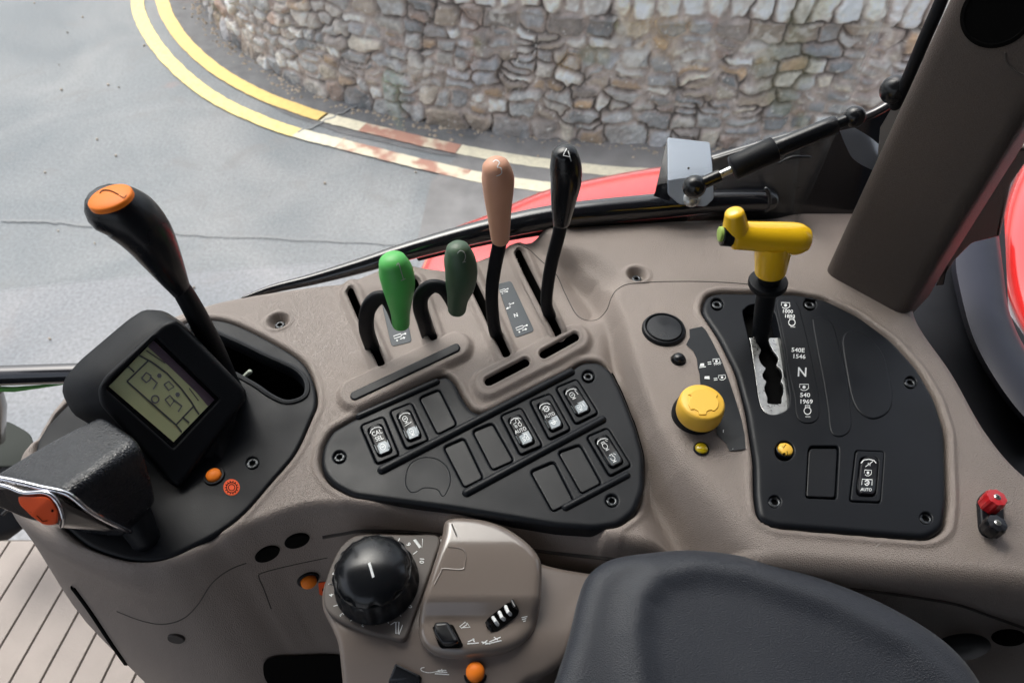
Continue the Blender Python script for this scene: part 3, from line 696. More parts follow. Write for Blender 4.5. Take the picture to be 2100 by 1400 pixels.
# bar in the left trough
bq = ringz(capsule(*BARS), .0055)
slab(MB_ := MB(), bq, (0, 0, 1), .0012, -.004, .0012, 3); MB_.build('rubber_strip', M_['blk'], console)
for pts, n_, lab in (([(778, 601), (822, 594), (845, 701), (803, 711)], 1, 1), ([(1020, 583), (1048, 576), (1096, 679), (1057, 693)], 2, 2)):
    rg = [MC(p[0], p[1], .0001) for p in rpoly(pts, 7)]; mb = MB(); slab(mb, np.array(rg), (0, 0, 1), .0004, -.001, .0003, 2); o = mb.build('decal', M_['greyp'], console)
    md = surf(mb); q = MB()
    if n_ == 2:
        fs = [lambda w: icon_cyl(w, (1034, 595), md, -20, .62, 1.2, 1), lambda w: icon_cyl(w, (1044, 625), md, -20, .72, 1.3, -1), lambda w: text(w, 'N', (1058, 647), 8, md, -18, bold=.02), lambda w: icon_cyl(w, (1070, 671), md, -20, .85, 1.4, 1, '+')]
    else: fs = [lambda w: icon_cyl(w, (820, 688), md, -18, .9, 1.5, 1, '+'), lambda w: stroke(w, [(788, 612), (795, 609), (792, 618)], 1.5, md)]
    for f_ in fs: q = MB(); f_(q); q.build('decal_symbol', M_['white'], o, smooth=False)
# flat dark discs and a sheet painted for shaded holes on the front face
def hole_disc(c, rx, name='dark_hole_disc', m='hole', hgt=.0008, ring=True, parent=None):
    p, n = MC(*c), MC.nn(*c); r = r_at(p, rx); mb = MB()
    lathe(mb, p, n, [(r * 1.0, -.003), (r * 1.0, hgt), (r * .93, hgt + .0008), (r * .2, hgt + .001)]); return mb.build(name, M_[m], parent or console)
hole_disc((548, 1134), 25); hole_disc((609, 1107), 25); hole_disc((1972, 1325), 52, m='blk'); hole_disc((2068, 1305), 30, m='hole'); hole_disc((362, 1307), 17, m='seam')
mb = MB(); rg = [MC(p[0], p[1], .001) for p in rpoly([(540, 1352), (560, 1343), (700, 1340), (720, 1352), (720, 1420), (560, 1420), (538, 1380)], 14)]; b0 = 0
mb.add(rg, [tuple(range(len(rg)))]); mb.build('grab_recess_shade', M_['hole'], console)  # flat dark sheet stands in for the shade inside the recess
p, n = MC(632, 1187), MC.nn(632, 1187)
button('push_button', p, n, r_at(p, 16), M_['orange'], M_['blk'], 'round orange push button on the shaded console face left of the dial', 'push button', dome=.5, h=.004)
mb = MB(); fill(mb, rpoly([(652, 1193), (676, 1190), (680, 1222), (655, 1218)], 4), MC, .0006); o = mb.build('warning_decal', M_['orangered'], console, smooth=False)
mb = MB(); fill(mb, circ((664, 1207), 4, n=10), MC, .0008); mb.build('decal_print', M_['hole'], o, smooth=False)

# ================================================================ lever panel (left)
PL_ = hz(ZC_ + .0012)
opening = spline([(392, 668), (418, 668), (446, 686), (495, 708), (537, 729), (575, 746), (606, 762), (624, 785), (621, 811), (590, 821), (558, 808), (524, 785), (460, 749), (405, 712)], True, 5)
lp_ = thing('lever_panel', 'black panel around the display with a long lever opening, left end of the console', 'control panel', PL_(360, 900))
mb = MB(); slabpx(mb, LEVP, PL_, 0, -.010, .0022, 4, [opening, circ((517, 949), 13, n=24)]); mb.build('plate', M_['blkm'], lp_)
mb = MB(); op3 = ccw(pxring(opening, PL_), PL_.n); I = offs(op3, PL_.n)
loft(mb, [op3 - I * .0042 + [0, 0, -.0004], op3 - I * .0034 + [0, 0, .0014], op3 - I * .0018 + [0, 0, .0019], op3 - I * .0002 + [0, 0, .0012], op3 + I * .0008 + [0, 0, -.001], op3 + I * .0016 + [0, 0, -.009]], caps=False)
mb.build('opening_lip', M_['blk'], lp_)
mb = MB(); q = op3 - I * .003; loft(mb, [q + [0, 0, -.006], q + [0, 0, -.07]], caps=False); mb.f.append(tuple(range(len(q), 2 * len(q)))); mb.build('opening_well', M_['hole'], lp_)
mb = MB(); tube(mb, [atz(497, 775, ZC_ - .010), atz(512, 763, ZC_ - .004)], [.0016, .0022], seg=8); mb.build('wire_tie', mat('pale_tape', (.45, .5, .42), .5), lp_)
screw(lp_, PL_(517, 949, -.0016), PL_.n, .0045)
mb = MB(); slabpx(mb, circ((475, 999), 17, n=36), PL_, .0004, -.001, .0003, 2); o = mb.build('gear_decal', M_['orangered'], lp_)
mb = MB(); Md = lambda x, y, off=0: PL_(x, y, .0004 + off)
gear = [((475 + (11.5 if k % 2 else 14) * math.cos(k * math.pi / 14)), (999 + (11.5 if k % 2 else 14) * math.sin(k * math.pi / 14))) for k in range(28)]
stroke(mb, circ((475, 999), 10.5, n=30), 1.6, Md, .0002, closed=True); stroke(mb, circ((475, 999), 6.5, n=24), 1.6, Md, .0002, closed=True)
for k in range(14): a = k * math.pi / 7; stroke(mb, [(475 + 10.5 * math.cos(a), 999 + 10.5 * math.sin(a)), (475 + 14 * math.cos(a), 999 + 14 * math.sin(a))], 2, Md, .0002)
mb.build('gear_print', M_['hole'], o, smooth=False)
p = PL_(440, 977); button('push_button', p, (0, 0, 1), r_at(p, 15), M_['orange'], M_['blk'], 'round orange push button beside the orange gear symbol on the left black panel', 'push button', dome=.3, h=.0035)

# ================================================================ display
DF = .452
scr = [(223, 792), (315, 698), (440, 819), (356, 906)]
bez = [(194, 800), (350, 650), (512, 806), (368, 1000)]
md_ = thing('display_unit', 'black hooded monitor with a square green-grey LCD screen, left end of console', 'display', PL_(330, 900))
cb = atd(340, 810, DF); nb = nrm(O - cb + np.array([.03, -.02, -.02])); PB = Pl(cb, nb)
fr = rpoly([(200, 797), (216, 770), (335, 662), (362, 655), (500, 795), (506, 815), (380, 985), (366, 1000), (350, 990), (205, 830)], 12, 5)
inn = rpoly([(212, 794), (318, 688), (452, 818), (356, 922)], 5, 4)
mb = MB(); slab(mb, pxring(fr, PB), nb, 0, -.012, .003, 4, [pxring(inn, PB)]); mb.build('bezel', M_['blkm'], md_)
frn = resamp(np.vstack([fr, fr[:1]]), 97)[:-1]
def ringd(pts, ds): return np.array([atd(p[0], p[1], d) for p, d in zip(pts, ds)])
outl = rpoly([(150, 850), (126, 805), (132, 775), (165, 738), (262, 656), (296, 634), (338, 637), (376, 662), (504, 800), (506, 815), (380, 992), (366, 1002), (340, 985), (280, 925)], 12, 5)
def match(ring, ref, npt=96):
    c = np.array(ref).mean(0); a = np.arctan2(*(np.array(ring) - c).T[::-1]); out = []
    P = np.vstack([ring, ring[:1]]); D = resamp(P, 1200)[:-1]; A = np.arctan2(D[:, 1] - c[1], D[:, 0] - c[0])
    for q in ref:
        t = math.atan2(q[1] - c[1], q[0] - c[0]); out.append(D[np.argmin(np.abs((A - t + math.pi) % (2 * math.pi) - math.pi))])
    return np.array(out)
om = match(outl, frn)
f3 = pxring(frn, PB); If = offs(ccw(f3, nb), nb); 
def pull(A, B, t): return A * (1 - t) + B * t
front3 = np.array([PB(p[0], p[1], -.003) for p in frn])
mid = ringd(om, [depth(PB(p[0], p[1], -.03)) for p in om])
mid2 = ringd(om * 1.0, [depth(PB(p[0], p[1], -.045)) for p in om])
backc = mid2.mean(0) - nb * .03; back = pull(mid2, backc, .45) - nb * .012
foot = np.array([PL_(335, 900, -.001)] * 1)
q1 = pull(front3, mid, .12) - nb * .001; q2 = pull(front3, mid, .5) + nb * .003; q3 = pull(front3, mid, .85)
gap = front3.copy(); gin = gap - nb * .002 + (cb - gap) * .012
mb = MB(); loft(mb, [front3 - nb * .004, gin, q1, q2, q3, mid, mid2, back]); mb.build('housing', M_['blkm'], md_, angle=60)
# pedestal to the panel
pd = [(300, 790), (350, 760), (470, 830), (440, 930), (372, 1003), (300, 960), (250, 880)]
mb = MB(); loft(mb, [ringd(resamp(np.array(pd + pd[:1], float), 33)[:-1], [depth(PB(330, 850, -.03))] * 32), ringz(resamp(np.array([(310, 800), (360, 775), (490, 840), (455, 945), (377, 1004), (300, 975), (240, 900), (310, 800)], float), 33)[:-1], .001)]); mb.build('pedestal', M_['blkm'], md_)
PSc = Pl(cb - nb * .0055, nb)
mb = MB(); fill(mb, rpoly([(204, 797), (317, 680), (460, 818), (357, 930)], 3), PSc, 0); mb.build('screen_surround', M_['blkg'], md_, smooth=False)
mb = MB(); fill(mb, scr, PSc, .0003); so_ = mb.build('screen', M_['lcd'], md_, smooth=False)
L1 = K(150, 650, 4.666); mb = MB(); S1 = lambda *p: L1(p)
fill(mb, L1([(770, 225), (1355, 790), (1290, 850), (1180, 720), (930, 480), (715, 285)]), PSc, .0005); mb.build('screen_sheen', M_['lcdsheen'], so_, smooth=False)  # purple-grey strip paints a sheen along the screen's upper right
mb = MB()
for ln in ([(620, 360), (750, 430), (900, 540), (1040, 690), (1130, 810), (1170, 880), (1205, 930)], [(515, 615), (985, 1030), (1040, 1100)], [(515, 615), (715, 420)], [(985, 1030), (1155, 850)], [(525, 470), (585, 525)], [(1050, 960), (1110, 1010)]):
    stroke(mb, L1(ln), 3.2, PSc, .0007)
for ln in ([(700, 320), (880, 440)], [(1110, 680), (1200, 800)]): stroke(mb, L1(ln), 2.0, PSc, .0007)
mb.build('screen_graphics', M_['lcdink'], so_, smooth=False)
mb = MB()
for ln in ([(655, 585), (700, 530), (745, 560), (735, 600), (700, 625), (655, 585)], [(742, 575), (805, 630), (765, 690)], [(870, 645), (915, 615), (965, 665), (915, 700), (870, 645)], [(880, 790), (925, 750), (970, 795), (930, 850), (880, 790)], [(970, 795), (1040, 850), (1005, 905)]):
    stroke(mb, L1(ln), 3.0, PSc, .0007)
stroke(mb, circ(L1([(785, 785)])[0], 7.5, n=14), 3, PSc, .0007, closed=True)
for c in ((825, 560), (1000, 740)): fill(mb, circ(L1([c])[0], 5, n=6), PSc, .0007)
mb.build('screen_digits', M_['lcdink2'], so_, smooth=False)

# ================================================================ switch panel (centre)
PSW = hz(ZC_ + .0025)
cells = dict(A=[(300, 460), (440, 405), (535, 640), (400, 695)], B=[(480, 372), (612, 320), (716, 550), (580, 602)], C=[(660, 287), (782, 235), (890, 450), (772, 510)],
    D=[(810, 590), (935, 535), (1052, 780), (937, 837)], E=[(988, 492), (1110, 442), (1240, 672), (1110, 730)], Fc=[(1160, 400), (1287, 350), (1417, 582), (1282, 640)],
    G=[(1340, 310), (1467, 263), (1590, 482), (1460, 545)], Hc=[(1500, 228), (1630, 175), (1760, 382), (1622, 450)], I=[(1345, 740), (1488, 680), (1610, 920), (1480, 985)],
    J=[(1515, 622), (1648, 575), (1780, 812), (1658, 875)], Kc=[(1690, 530), (1820, 475), (1962, 702), (1832, 770)])
cells = {k: np.array(c4(v)) for k, v in cells.items()}
def bil(Q): return lambda x, y: (Q[0] * (1 - x) + Q[1] * x) * (1 - y) + (Q[3] * (1 - x) + Q[2] * x) * y
def grow(Q, d): c = Q.mean(0); return np.array([p + nrm(p - c) * d for p in Q])
swt = thing('switch_panel', 'black stepped switch panel with rows of rocker switches in the middle of the console', 'switch panel', PSW(980, 930))
SCR = c4([(168, 650), (1700, 155), (1845, 918)])
mb = MB(); slabpx(mb, SWP, PSW, 0, -.012, .0035, 5, [rpoly(grow(Q, 1.5), 9) for Q in cells.values()] + [circ(c, 12.5, n=24) for c in SCR], hbev=.0014); mb.build('plate', M_['blk'], swt)
mb = MB(); fill(mb, SWP, hz(ZC_ - .0065), 0); mb.build('backing', M_['hole'], swt, smooth=False)
for c in SCR: screw(swt, PSW(c[0], c[1], -.0022), PSW.n, .0042)
for a, b, rr in (((292, 402), (765, 192), .0022), ((432, 732), (1590, 132), .0026), ((952, 872), (1785, 424), .0024), ((1560, 962), (1935, 765), .0020)):
    a, b = c4([a, b]); mb = MB(); tube(mb, [PSW(*a, -.0004), PSW(*b, -.0004)], [rr * 1.35, rr * 1.35], seg=18); mb.build('rail', M_['blk'], swt)
mb = MB(); blob = spline(c4([(600, 860), (575, 800), (600, 700), (680, 655), (770, 665), (835, 720), (850, 800), (825, 870), (800, 890), (770, 850), (690, 840), (640, 865)]), True, 6)
tube(mb, [PSW(p[0], p[1], -.0002) for p in np.vstack([blob, blob[:1]])], .00045, seg=6, cap=False); mb.build('knockout_outline', M_['blk'], swt)
def rocker(Q, icon, grey='patch', parent=None, lab=None):
    f = bil(Q); Mz = lambda z: (lambda x, y, off=0: PSW(*f(x / 60, y / 90), z + off))
    fm = MB(); slab(fm, pxring(rpoly([(1, 1), (59, 1), (59, 89), (1, 89)], 7), Mz(0)), PSW.n, .0008, -.006, .0008, 3, [pxring(rpoly([(11, 12), (49, 12), (49, 80), (11, 80)], 10), Mz(0))])
    fo = fm.build('switch_frame', M_['blk'], parent, label=lab)
    rk = MB(); pts = rpoly([(12, 26), (16, 15), (30, 11), (44, 15), (48, 26), (48, 70), (43, 79), (17, 79), (12, 70)], 4)
    # rocking cap: shallow valley in the middle, lower end proud
    rg = ccw(pxring(pts, Mz(0)), PSW.n)
    ax = nrm(PSW(*f(.5, 1)) - PSW(*f(.5, 0))); c0 = PSW(*f(.5, .5)); Lh = np.linalg.norm(PSW(*f(.5, 1)) - PSW(*f(.5, 0))) / 2
    top = lambda p: .0012 + .0010 * ((np.dot(p - c0, ax) / Lh - .15) ** 2) * 2 + .0012 * max(np.dot(p - c0, ax) / Lh, 0)
    pad(rk, rg, PSW.n, top, .0012, -.006, 8, 4); ro = rk.build('rocker', M_['rock'], fo); ms = surf(rk)
    Mr = lambda x, y, off=0: ms(*f(x / 60, y / 90), off)
    g = MB(); fill_grid(g, [(13, 49), (47, 49), (47, 66), (41, 72), (19, 72), (13, 66)], Mr, .0002); g.build('symbol_window', M_[grey], ro, smooth=False)
    w_ = MB(); stroke(w_, [(15, 22), (20, 16.5), (30, 14.5), (40, 16.5), (45, 21)], 1.7, Mr, .0003); icon(w_, Mr); w_.build('switch_symbol', M_['white'], ro, smooth=False)
def fill_grid(mb, pts, M, off):
    P = np.array(pts, float); c = P.mean(0); N = len(P)
    for s0, s1 in ((1, .6), (.6, .2)):
        b = len(mb.v); mb.add([M(*(c + (p - c) * s0), off) for p in P] + [M(*(c + (p - c) * s1), off) for p in P], [])
        for i in range(N): mb.f.append((b + i, b + (i + 1) % N, b + N + (i + 1) % N, b + N + i))
    b = len(mb.v); mb.add([M(*(c + (p - c) * .2), off) for p in P], []); mb.f.append(tuple(range(b, b + N)))
def blank(Q, parent):
    mb = MB(); slabpx(mb, rpoly(grow(Q, -1.2), 7), PSW, -.0006, -.006, .0008, 3); mb.build('switch_blank', M_['blkg2'], parent)
M_['blkg2'] = mat('black_blank_plastic', (.006, .007, .009), .38, spec=.3, rvar=.05, vscale=30)
def iA(m, M): text(m, 'CAL', (30, 27), 10, M, 0, bold=.015); text(m, 'SEL', (30, 40), 10, M, 0, bold=.015); icon_ring(m, (30, 60), 9, M, 1.4, foot=False)
def iB(m, M): icon_ring(m, (28, 27), 8, M, 1.5); stroke(m, [(20, 42), (40, 38)], 1.5, M); icon_ring(m, (30, 58), 7.5, M, 1.4)
def iF(m, M): icon_tractor(m, (30, 26), 10, M, 1.6); text(m, 'AUTO', (30, 43), 8, M, 0, bold=.015); icon_tractor(m, (32, 60), 8, M, 1.5)
def iG(m, M):
    icon_ring(m, (30, 27), 8, M, 2.4, foot=False); stroke(m, [(19, 27), (23, 22), (23, 32)], 1.4, M); stroke(m, [(41, 27), (37, 22), (37, 32)], 1.4, M)
    text(m, 'AUTO', (30, 43), 7.5, M, 0, bold=.015); icon_ring(m, (30, 60), 6, M, 2.3, foot=False); stroke(m, [(20, 60), (40, 60)], 1.4, M)
def iH(m, M): icon_ring(m, (28, 28), 8, M, 1.5); stroke(m, [(40, 20), (42, 32)], 1.7, M); icon_ring(m, (29, 59), 7, M, 1.4); stroke(m, [(39, 54), (41, 63)], 1.5, M)
def iK(m, M): icon_ring(m, (29, 31), 8, M, 1.4, bar=False, head=True); stroke(m, [(37, 20), (41, 24)], 1.4, M); icon_ring(m, (30, 60), 7, M, 1.4, bar=False, head=True); stroke(m, [(38, 52), (42, 57)], 1.4, M)
for k, ic, lb in (('A', iA, 'rocker switch lettered CAL SEL'), ('B', iB, None), ('Fc', iF, 'rocker switch lettered AUTO with tractor symbol'), ('G', iG, 'rocker switch lettered AUTO with axle symbol'), ('Hc', iH, None), ('Kc', iK, 'rocker switch with dark symbol window')):
    rocker(cells[k], ic, parent=swt, lab=lb, grey='greyp' if k == 'Kc' else 'patch')
for k in 'CDEIJ': blank(cells[k], swt)

# ================================================================ lever gate panel (right)
PP = hz(ZC_ + ZP + .0030); c6b = K(1500, 560, 4.119)
ptt = thing('selector_panel', 'black fan-shaped panel with numbered metal lever gate on the right of the console', 'control panel', PP(1720, 850))
PSCR = [(1471, 624), (1661, 624), (1867, 784), (1589, 1028), (1899, 1062)]
slotp = spline(c6b([(170, 265), (115, 300), (100, 350), (160, 600), (200, 850), (240, 1100), (300, 1180), (380, 1192), (470, 1150), (492, 1060), (465, 860), (430, 620), (385, 400), (350, 310), (280, 265)]), True, 4)
B1 = rpoly(c5([(810, 985), (920, 985), (922, 1010), (912, 1195), (790, 1190), (800, 1000)]), 7); B2 = rpoly(c5([(985, 1003), (1100, 1008), (1085, 1210), (962, 1205)]), 7)
mb = MB(); slabpx(mb, PTOP, PP, 0, -.014, .0035, 5, [slotp, B1, B2, circ((1609, 924), 20, n=30)] + [circ(c, 12.5, n=26) for c in PSCR]); mb.build('plate', M_['blk'], ptt)
mb = MB(); fill(mb, PTOP, PP, -.0125); mb.build('backing', M_['hole'], ptt, smooth=False)
for c in PSCR: screw(ptt, PP(c[0], c[1], -.002), PP.n, .0048)
wav = spline(c6b([(205, 552), (230, 610), (250, 650), (233, 700), (245, 750), (272, 785), (290, 805), (266, 850), (272, 890), (295, 915), (280, 960), (285, 1000), (305, 1050), (312, 1100), (418, 1102), (425, 1055), (442, 1000), (436, 940), (418, 915), (432, 870), (425, 830), (405, 800), (382, 775), (397, 730), (385, 695), (360, 665), (345, 640), (325, 600), (312, 552)]), False, 3)
gl_ = c6b([(150, 545), (165, 600), (200, 850), (240, 1100), (300, 1182), (380, 1194), (470, 1152), (494, 1060), (465, 860), (438, 640), (415, 545)]); gl_ = spline(gl_, False, 4)
gp_ = np.vstack([gl_, c6b([(330, 545)]), wav[::-1], c6b([(200, 545)])])
PG = Pl(PP(1580, 780, -.006), (0, 0, 1)); mb = MB(); slabpx(mb, [tuple(np.array(p) + (np.array(p) - slotp.mean(0)) * .02) for p in slotp], PG, 0, -.002, .0004, 2, [wav]) if 0 else slabpx(mb, gp_, PG, 0, -.002, .0003, 2, hbev=.0003); mb.build('gate_plate', M_['steel'], ptt)
def emb(pts, r_=.0007, m='blk', lift=-.0001, closed=True, seg=4):
    S = spline(pts, closed, seg); S = np.vstack([S, S[:1]]) if closed else S
    mb = MB(); tube(mb, [PP(p[0], p[1], lift) for p in S], r_, seg=8, cap=False); mb.build('embossed_rib', M_[m], ptt)
# slightly raised label strip, two shallow pods
def pod_slab(pts, h, name, bev=.0012):
    mb = MB(); slabpx(mb, spline(pts, True, 5), PP, h, -.001, bev, 3); return mb.build(name, M_['blk'], ptt)
pod_slab(c6b([(440, 212), (380, 250), (410, 420), (450, 620), (480, 830), (530, 1050), (545, 1200), (600, 1262), (690, 1262), (738, 1200), (730, 1020), (690, 800), (630, 520), (570, 300), (520, 225)]), .0008, 'label_strip', .0006)
pod_slab(c6b([(680, 400), (690, 380), (760, 370), (840, 410), (880, 500), (930, 700), (980, 900), (1005, 1150), (1010, 1300), (960, 1370), (880, 1380), (830, 1320), (810, 1150), (770, 900), (720, 640)]), .0007, 'embossed_pad', .0009)
pod_slab(c6b([(1000, 490), (950, 520), (932, 600), (970, 850), (1010, 1050), (1080, 1180), (1200, 1235), (1320, 1180), (1360, 1060), (1330, 860), (1280, 690), (1180, 560), (1080, 500)]), .0009, 'embossed_pad', .0012)
def parts(name, m, par, fs):
    for f in fs:
        w0 = MB(); f(w0); w0.build(name, M_[m], par, smooth=False)
w_ = MB(); Mp = lambda x, y, off=0: PP(x, y, .0008 + off)
for s_, c, h, a in (('1000', (1615, 638.5), 7.2, 3), ('1893', (1619.5, 648.5), 7.2, 4), ('540E', (1636.5, 718), 8.6, 3), ('1546', (1638.5, 731), 8.6, 3), ('540', (1651, 810), 8.8, 1), ('1969', (1653, 823.5), 8.8, 1)):
    text(w1 := MB(), s_, c, h, Mp, a, bold=.022, sx=1.14); w1.build('gate_number', M_['white'], ptt, smooth=False)
text(w1 := MB(), 'N', (1645, 763.5), 19, Mp, 3, bold=.02); w1.build('gate_letter', M_['white'], ptt, smooth=False); 
parts('gate_symbol', 'white', ptt, [lambda w: text(w, 'n/min', (1626, 670), 3.2, Mp, 2, bold=.01), lambda w: text(w, 'n/min', (1657, 854), 3.2, Mp, 0, bold=.01), lambda w: icon_pto(w, (1611, 625.5), 8.5, Mp, 1.9, ang=2), lambda w: icon_pto(w, (1649, 793), 9, Mp, 1.9),
    lambda w: icon_ring(w, (1624, 661), 9, Mp, 1.6, bar=False, foot=False, head=True), lambda w: icon_ring(w, (1656, 842), 9.5, Mp, 1.6, bar=False, foot=False, head=True)])
mb = MB(); slabpx(mb, [tuple(B1.mean(0) + (p - B1.mean(0)) * .93) for p in B1], PP, -.0012, -.008, .0008, 3); mb.build('switch_blank', M_['blkg2'], ptt)
Q2 = np.array(c5([(985, 1003), (1100, 1008), (1085, 1210), (962, 1205)])); PSWo = PSW; PSW = Pl(PP(1780, 980, -.001), (0, 0, 1))
def iP(m, M): text(m, 'N', (31, 24), 6, M, 0, bold=.0); stroke(m, [(24, 28), (38, 18)], 1.3, M); icon_pto(m, (30, 38), 7, M, 1.6); icon_ring(m, (30, 56), 5.5, M, 2, foot=False); stroke(m, [(20, 60), (20, 50), (40, 50), (40, 60)], 1.6, M); text(m, 'AUTO', (30, 68), 5.5, M, 0, bold=.02)
rocker(Q2, iP, parent=ptt, grey='decal'); PSW = PSWo
t, o, q = button('push_button', PP(1609, 924, -.003), PP.n, r_at(PP(1609, 924), 15), M_['yellowm'], M_['blk'], 'small round yellow button sunk in the fan-shaped black panel', 'push button', dome=.15, h=.003, rb=1.2)
w_ = MB(); ms = surf(q); icon_pto(w_, (1608, 930), 7, ms, 1.3, .0002); stroke(w_, [(1604, 915), (1607, 918), (1612, 911)], 1.2, ms, .0002); w_.build('button_symbol', M_['hole'], o, smooth=False)

# charcoal decal and controls left of the gate panel
c7b = K(1300, 620, 4.119)
dec = c7b([(468, 230), (575, 207), (610, 240), (660, 330), (740, 490), (800, 650), (862, 830), (910, 990), (935, 1120), (946, 1240), (805, 1258), (780, 1200), (735, 1155), (700, 1120), (692, 1050), (620, 960), (560, 700), (553, 610), (538, 560), (530, 480), (500, 415), (440, 360), (470, 300)])
mb = MB(); ZD = .0006; fill(mb, dec, MC, ZD); o = mb.build('symbol_decal', M_['decal'], console, smooth=False); w_ = MB(); Mdc = lambda x, y, off=0: MC(x, y, ZD + off)
def c7p(*p): return c7b(p)
parts('decal_symbol', 'white', o, [lambda w: (fill(w, c7p((553, 545), (560, 522), (590, 520), (592, 543)), Mdc), stroke(w, c7p((550, 556), (606, 548)), 1.6, Mdc)),
    lambda w: (stroke(w, c7p((620, 512), (650, 508)), 1.6, Mdc), stroke(w, c7p((622, 528), (652, 524)), 1.6, Mdc)), lambda w: icon_pto(w, c7p((695, 500))[0], 7, Mdc, 1.6, ang=-4), lambda w: text(w, 'STOP', c7p((705, 526))[0], 4.8, Mdc, -8, bold=.0),
    lambda w: fill(w, c7p((592, 650), (597, 630), (635, 628), (638, 655)), Mdc), lambda w: (stroke(w, c7p((672, 648), (702, 645)), 1.6, Mdc), stroke(w, c7p((674, 662), (704, 658)), 1.6, Mdc)), lambda w: icon_pto(w, c7p((742, 637))[0], 7, Mdc, 1.6, ang=-6),
    lambda w: (icon_tractor(w, c7p((815, 1080))[0], 9, Mdc, 1.5), icon_tractor(w, c7p((770, 1085))[0], 5, Mdc, 1.5), stroke(w, c7p((835, 1055), (865, 1055)), 1.5, Mdc), stroke(w, c7p((835, 1100), (865, 1098)), 1.5, Mdc), stroke(w, circ(c7p((852, 1078))[0], 3, n=10), 1.4, Mdc, closed=True)),
    lambda w: stroke(w, c7p((832, 1240), (905, 1234)), 1.5, Mdc)])
p, n = MC(1361, 677), np.array([0, 0, 1.]); r = r_at(p, 40); t = thing('round_cap', 'large glossy black round cap with raised rim near the fourth lever, on the console', 'round cap', p)
lathe(q := MB(), p, n, [(r * 1.12, -.002), (r * 1.12, .001), (r * 1.06, .003), (r * .98, .0035), (r * .93, .0025), (r * .92, .001)]); q.build('rim', M_['blk'], t)
lathe(q := MB(), p, n, [(r * .92, .0), (r * .9, .0028), (r * .86, .0034), (r * .5, .0036), (r * .02, .0037)]); q.build('cap', M_['blkg'], t)
p = MC(1391, 738); button('small_button', p, (0, 0, 1), r_at(p, 13), M_['blkg'], M_['blk'], 'small black domed button just below the large round black cap', 'push button', dome=.5, h=.003, rb=1.1)
p = MC(1438, 921); t, o, q = button('indicator_lamp', p, (0, 0, 1), r_at(p, 13), M_['lampy'], M_['blkg'], 'small clear yellow indicator lamp below the big yellow knob', 'indicator lamp', dome=.3, h=.002, rb=1.15)
# mushroom knob
pb = MC(1424, 852); z_ = pb[2]; t = thing('mushroom_knob', 'big round yellow push-pull knob on a black collar beside the gate panel', 'knob', pb)
zt_ = .040; pc = aty(1441, 826, pb[1] * 1.0); pc = atz(1441, 822, z_ + .024); ax = nrm(pc - pb); ax = nrm(ax * .4 + np.array([0, 0, 1]) * .9); rb_ = r_at(pb, 46)
lathe(q := MB(), pb, (0, 0, 1), [(rb_ * 1.02, -.002), (rb_ * 1.02, .003), (rb_ * .98, .006), (rb_ * .9, .010), (rb_ * .8, .012), (rb_ * .7, .016)], 48); q.build('collar', M_['blkm'], t)
rk_ = r_at(pc, 48); lathe(q := MB(), pc - np.array([0, 0, .012]), (0, 0, 1), [(rk_ * .78, -.004), (rk_ * .95, -.003), (rk_ * .99, -.001), (rk_ * 1.0, .004), (rk_ * .97, .0095), (rk_ * .92, .0113), (rk_ * .86, .012), (rk_ * .5, .0121), (rk_ * .01, .0121)], 56)
ko = q.build('knob_cap', M_['yellowm'], t)
w_ = MB(); PK = Pl(pc, (0, 0, 1))
mark = rpoly([(1418, 812), (1426, 814), (1422, 822), (1419, 832), (1424, 843), (1431, 841), (1440, 846), (1441, 853), (1456, 853), (1457, 846), (1466, 843), (1472, 846), (1480, 838), (1482, 826), (1476, 818), (1480, 812), (1468, 803), (1452, 800), (1432, 802)], 2, 2)
slab(w_, pxring([(p[0] - 8, p[1] - 2) for p in mark], PK), (0, 0, 1), .0009, -.001, .0004, 2); w_.build('raised_emblem', M_['yellowm'], t)
# power terminals
pt = MC(2028, 1074); t = thing('power_terminal', 'red and black screw terminals at the right edge of the console', 'power terminal', pt)
n = np.array([0, 0, 1.])
mb = MB(); slab(mb, pxring(capsule((2027, 1034), (2030, 1078), 25), hz(pt[2])), n, .004, -.004, .0015, 3); mb.build('base', M_['blk'], t)
for c, m, hh in (((2027, 1036), 'redp', .014), ((2030, 1086), 'blkg', .012)):
    p = hz(pt[2] + .004)(*c); r = r_at(p, 20); hh *= .75; q = MB(); lathe(q, p, n, [(r, 0), (r * 1.03, hh * .3), (r * 1.03, hh * .8), (r * .92, hh), (r * .34, hh + .0003), (r * .32, hh - .003)], 48, scal=lambda a, h: 1 - .07 * (math.cos(8 * a) > .3))
    k_ = q.build('terminal_knob', M_[m], t, angle=30); q = MB(); lathe(q, p + n * (hh - .002), n, [(r * .33, 0), (r * .33, .0025), (r * .2, .003), (r * .18, .001)], 20); q.build('stud', M_['steel'], k_)

SCF = mat('pale_scuff', (.4, .36, .34), .7)
for s_ in ([(1796, 1121), (1806, 1113)], [(1830, 1172), (1833, 1164)], [(1600, 1010), (1604, 1004)], [(705, 640), (708, 644)]): mb = MB(); stroke(mb, s_, 1.2, MC, .0002); mb.build('scuff_mark', SCF, console, smooth=False)

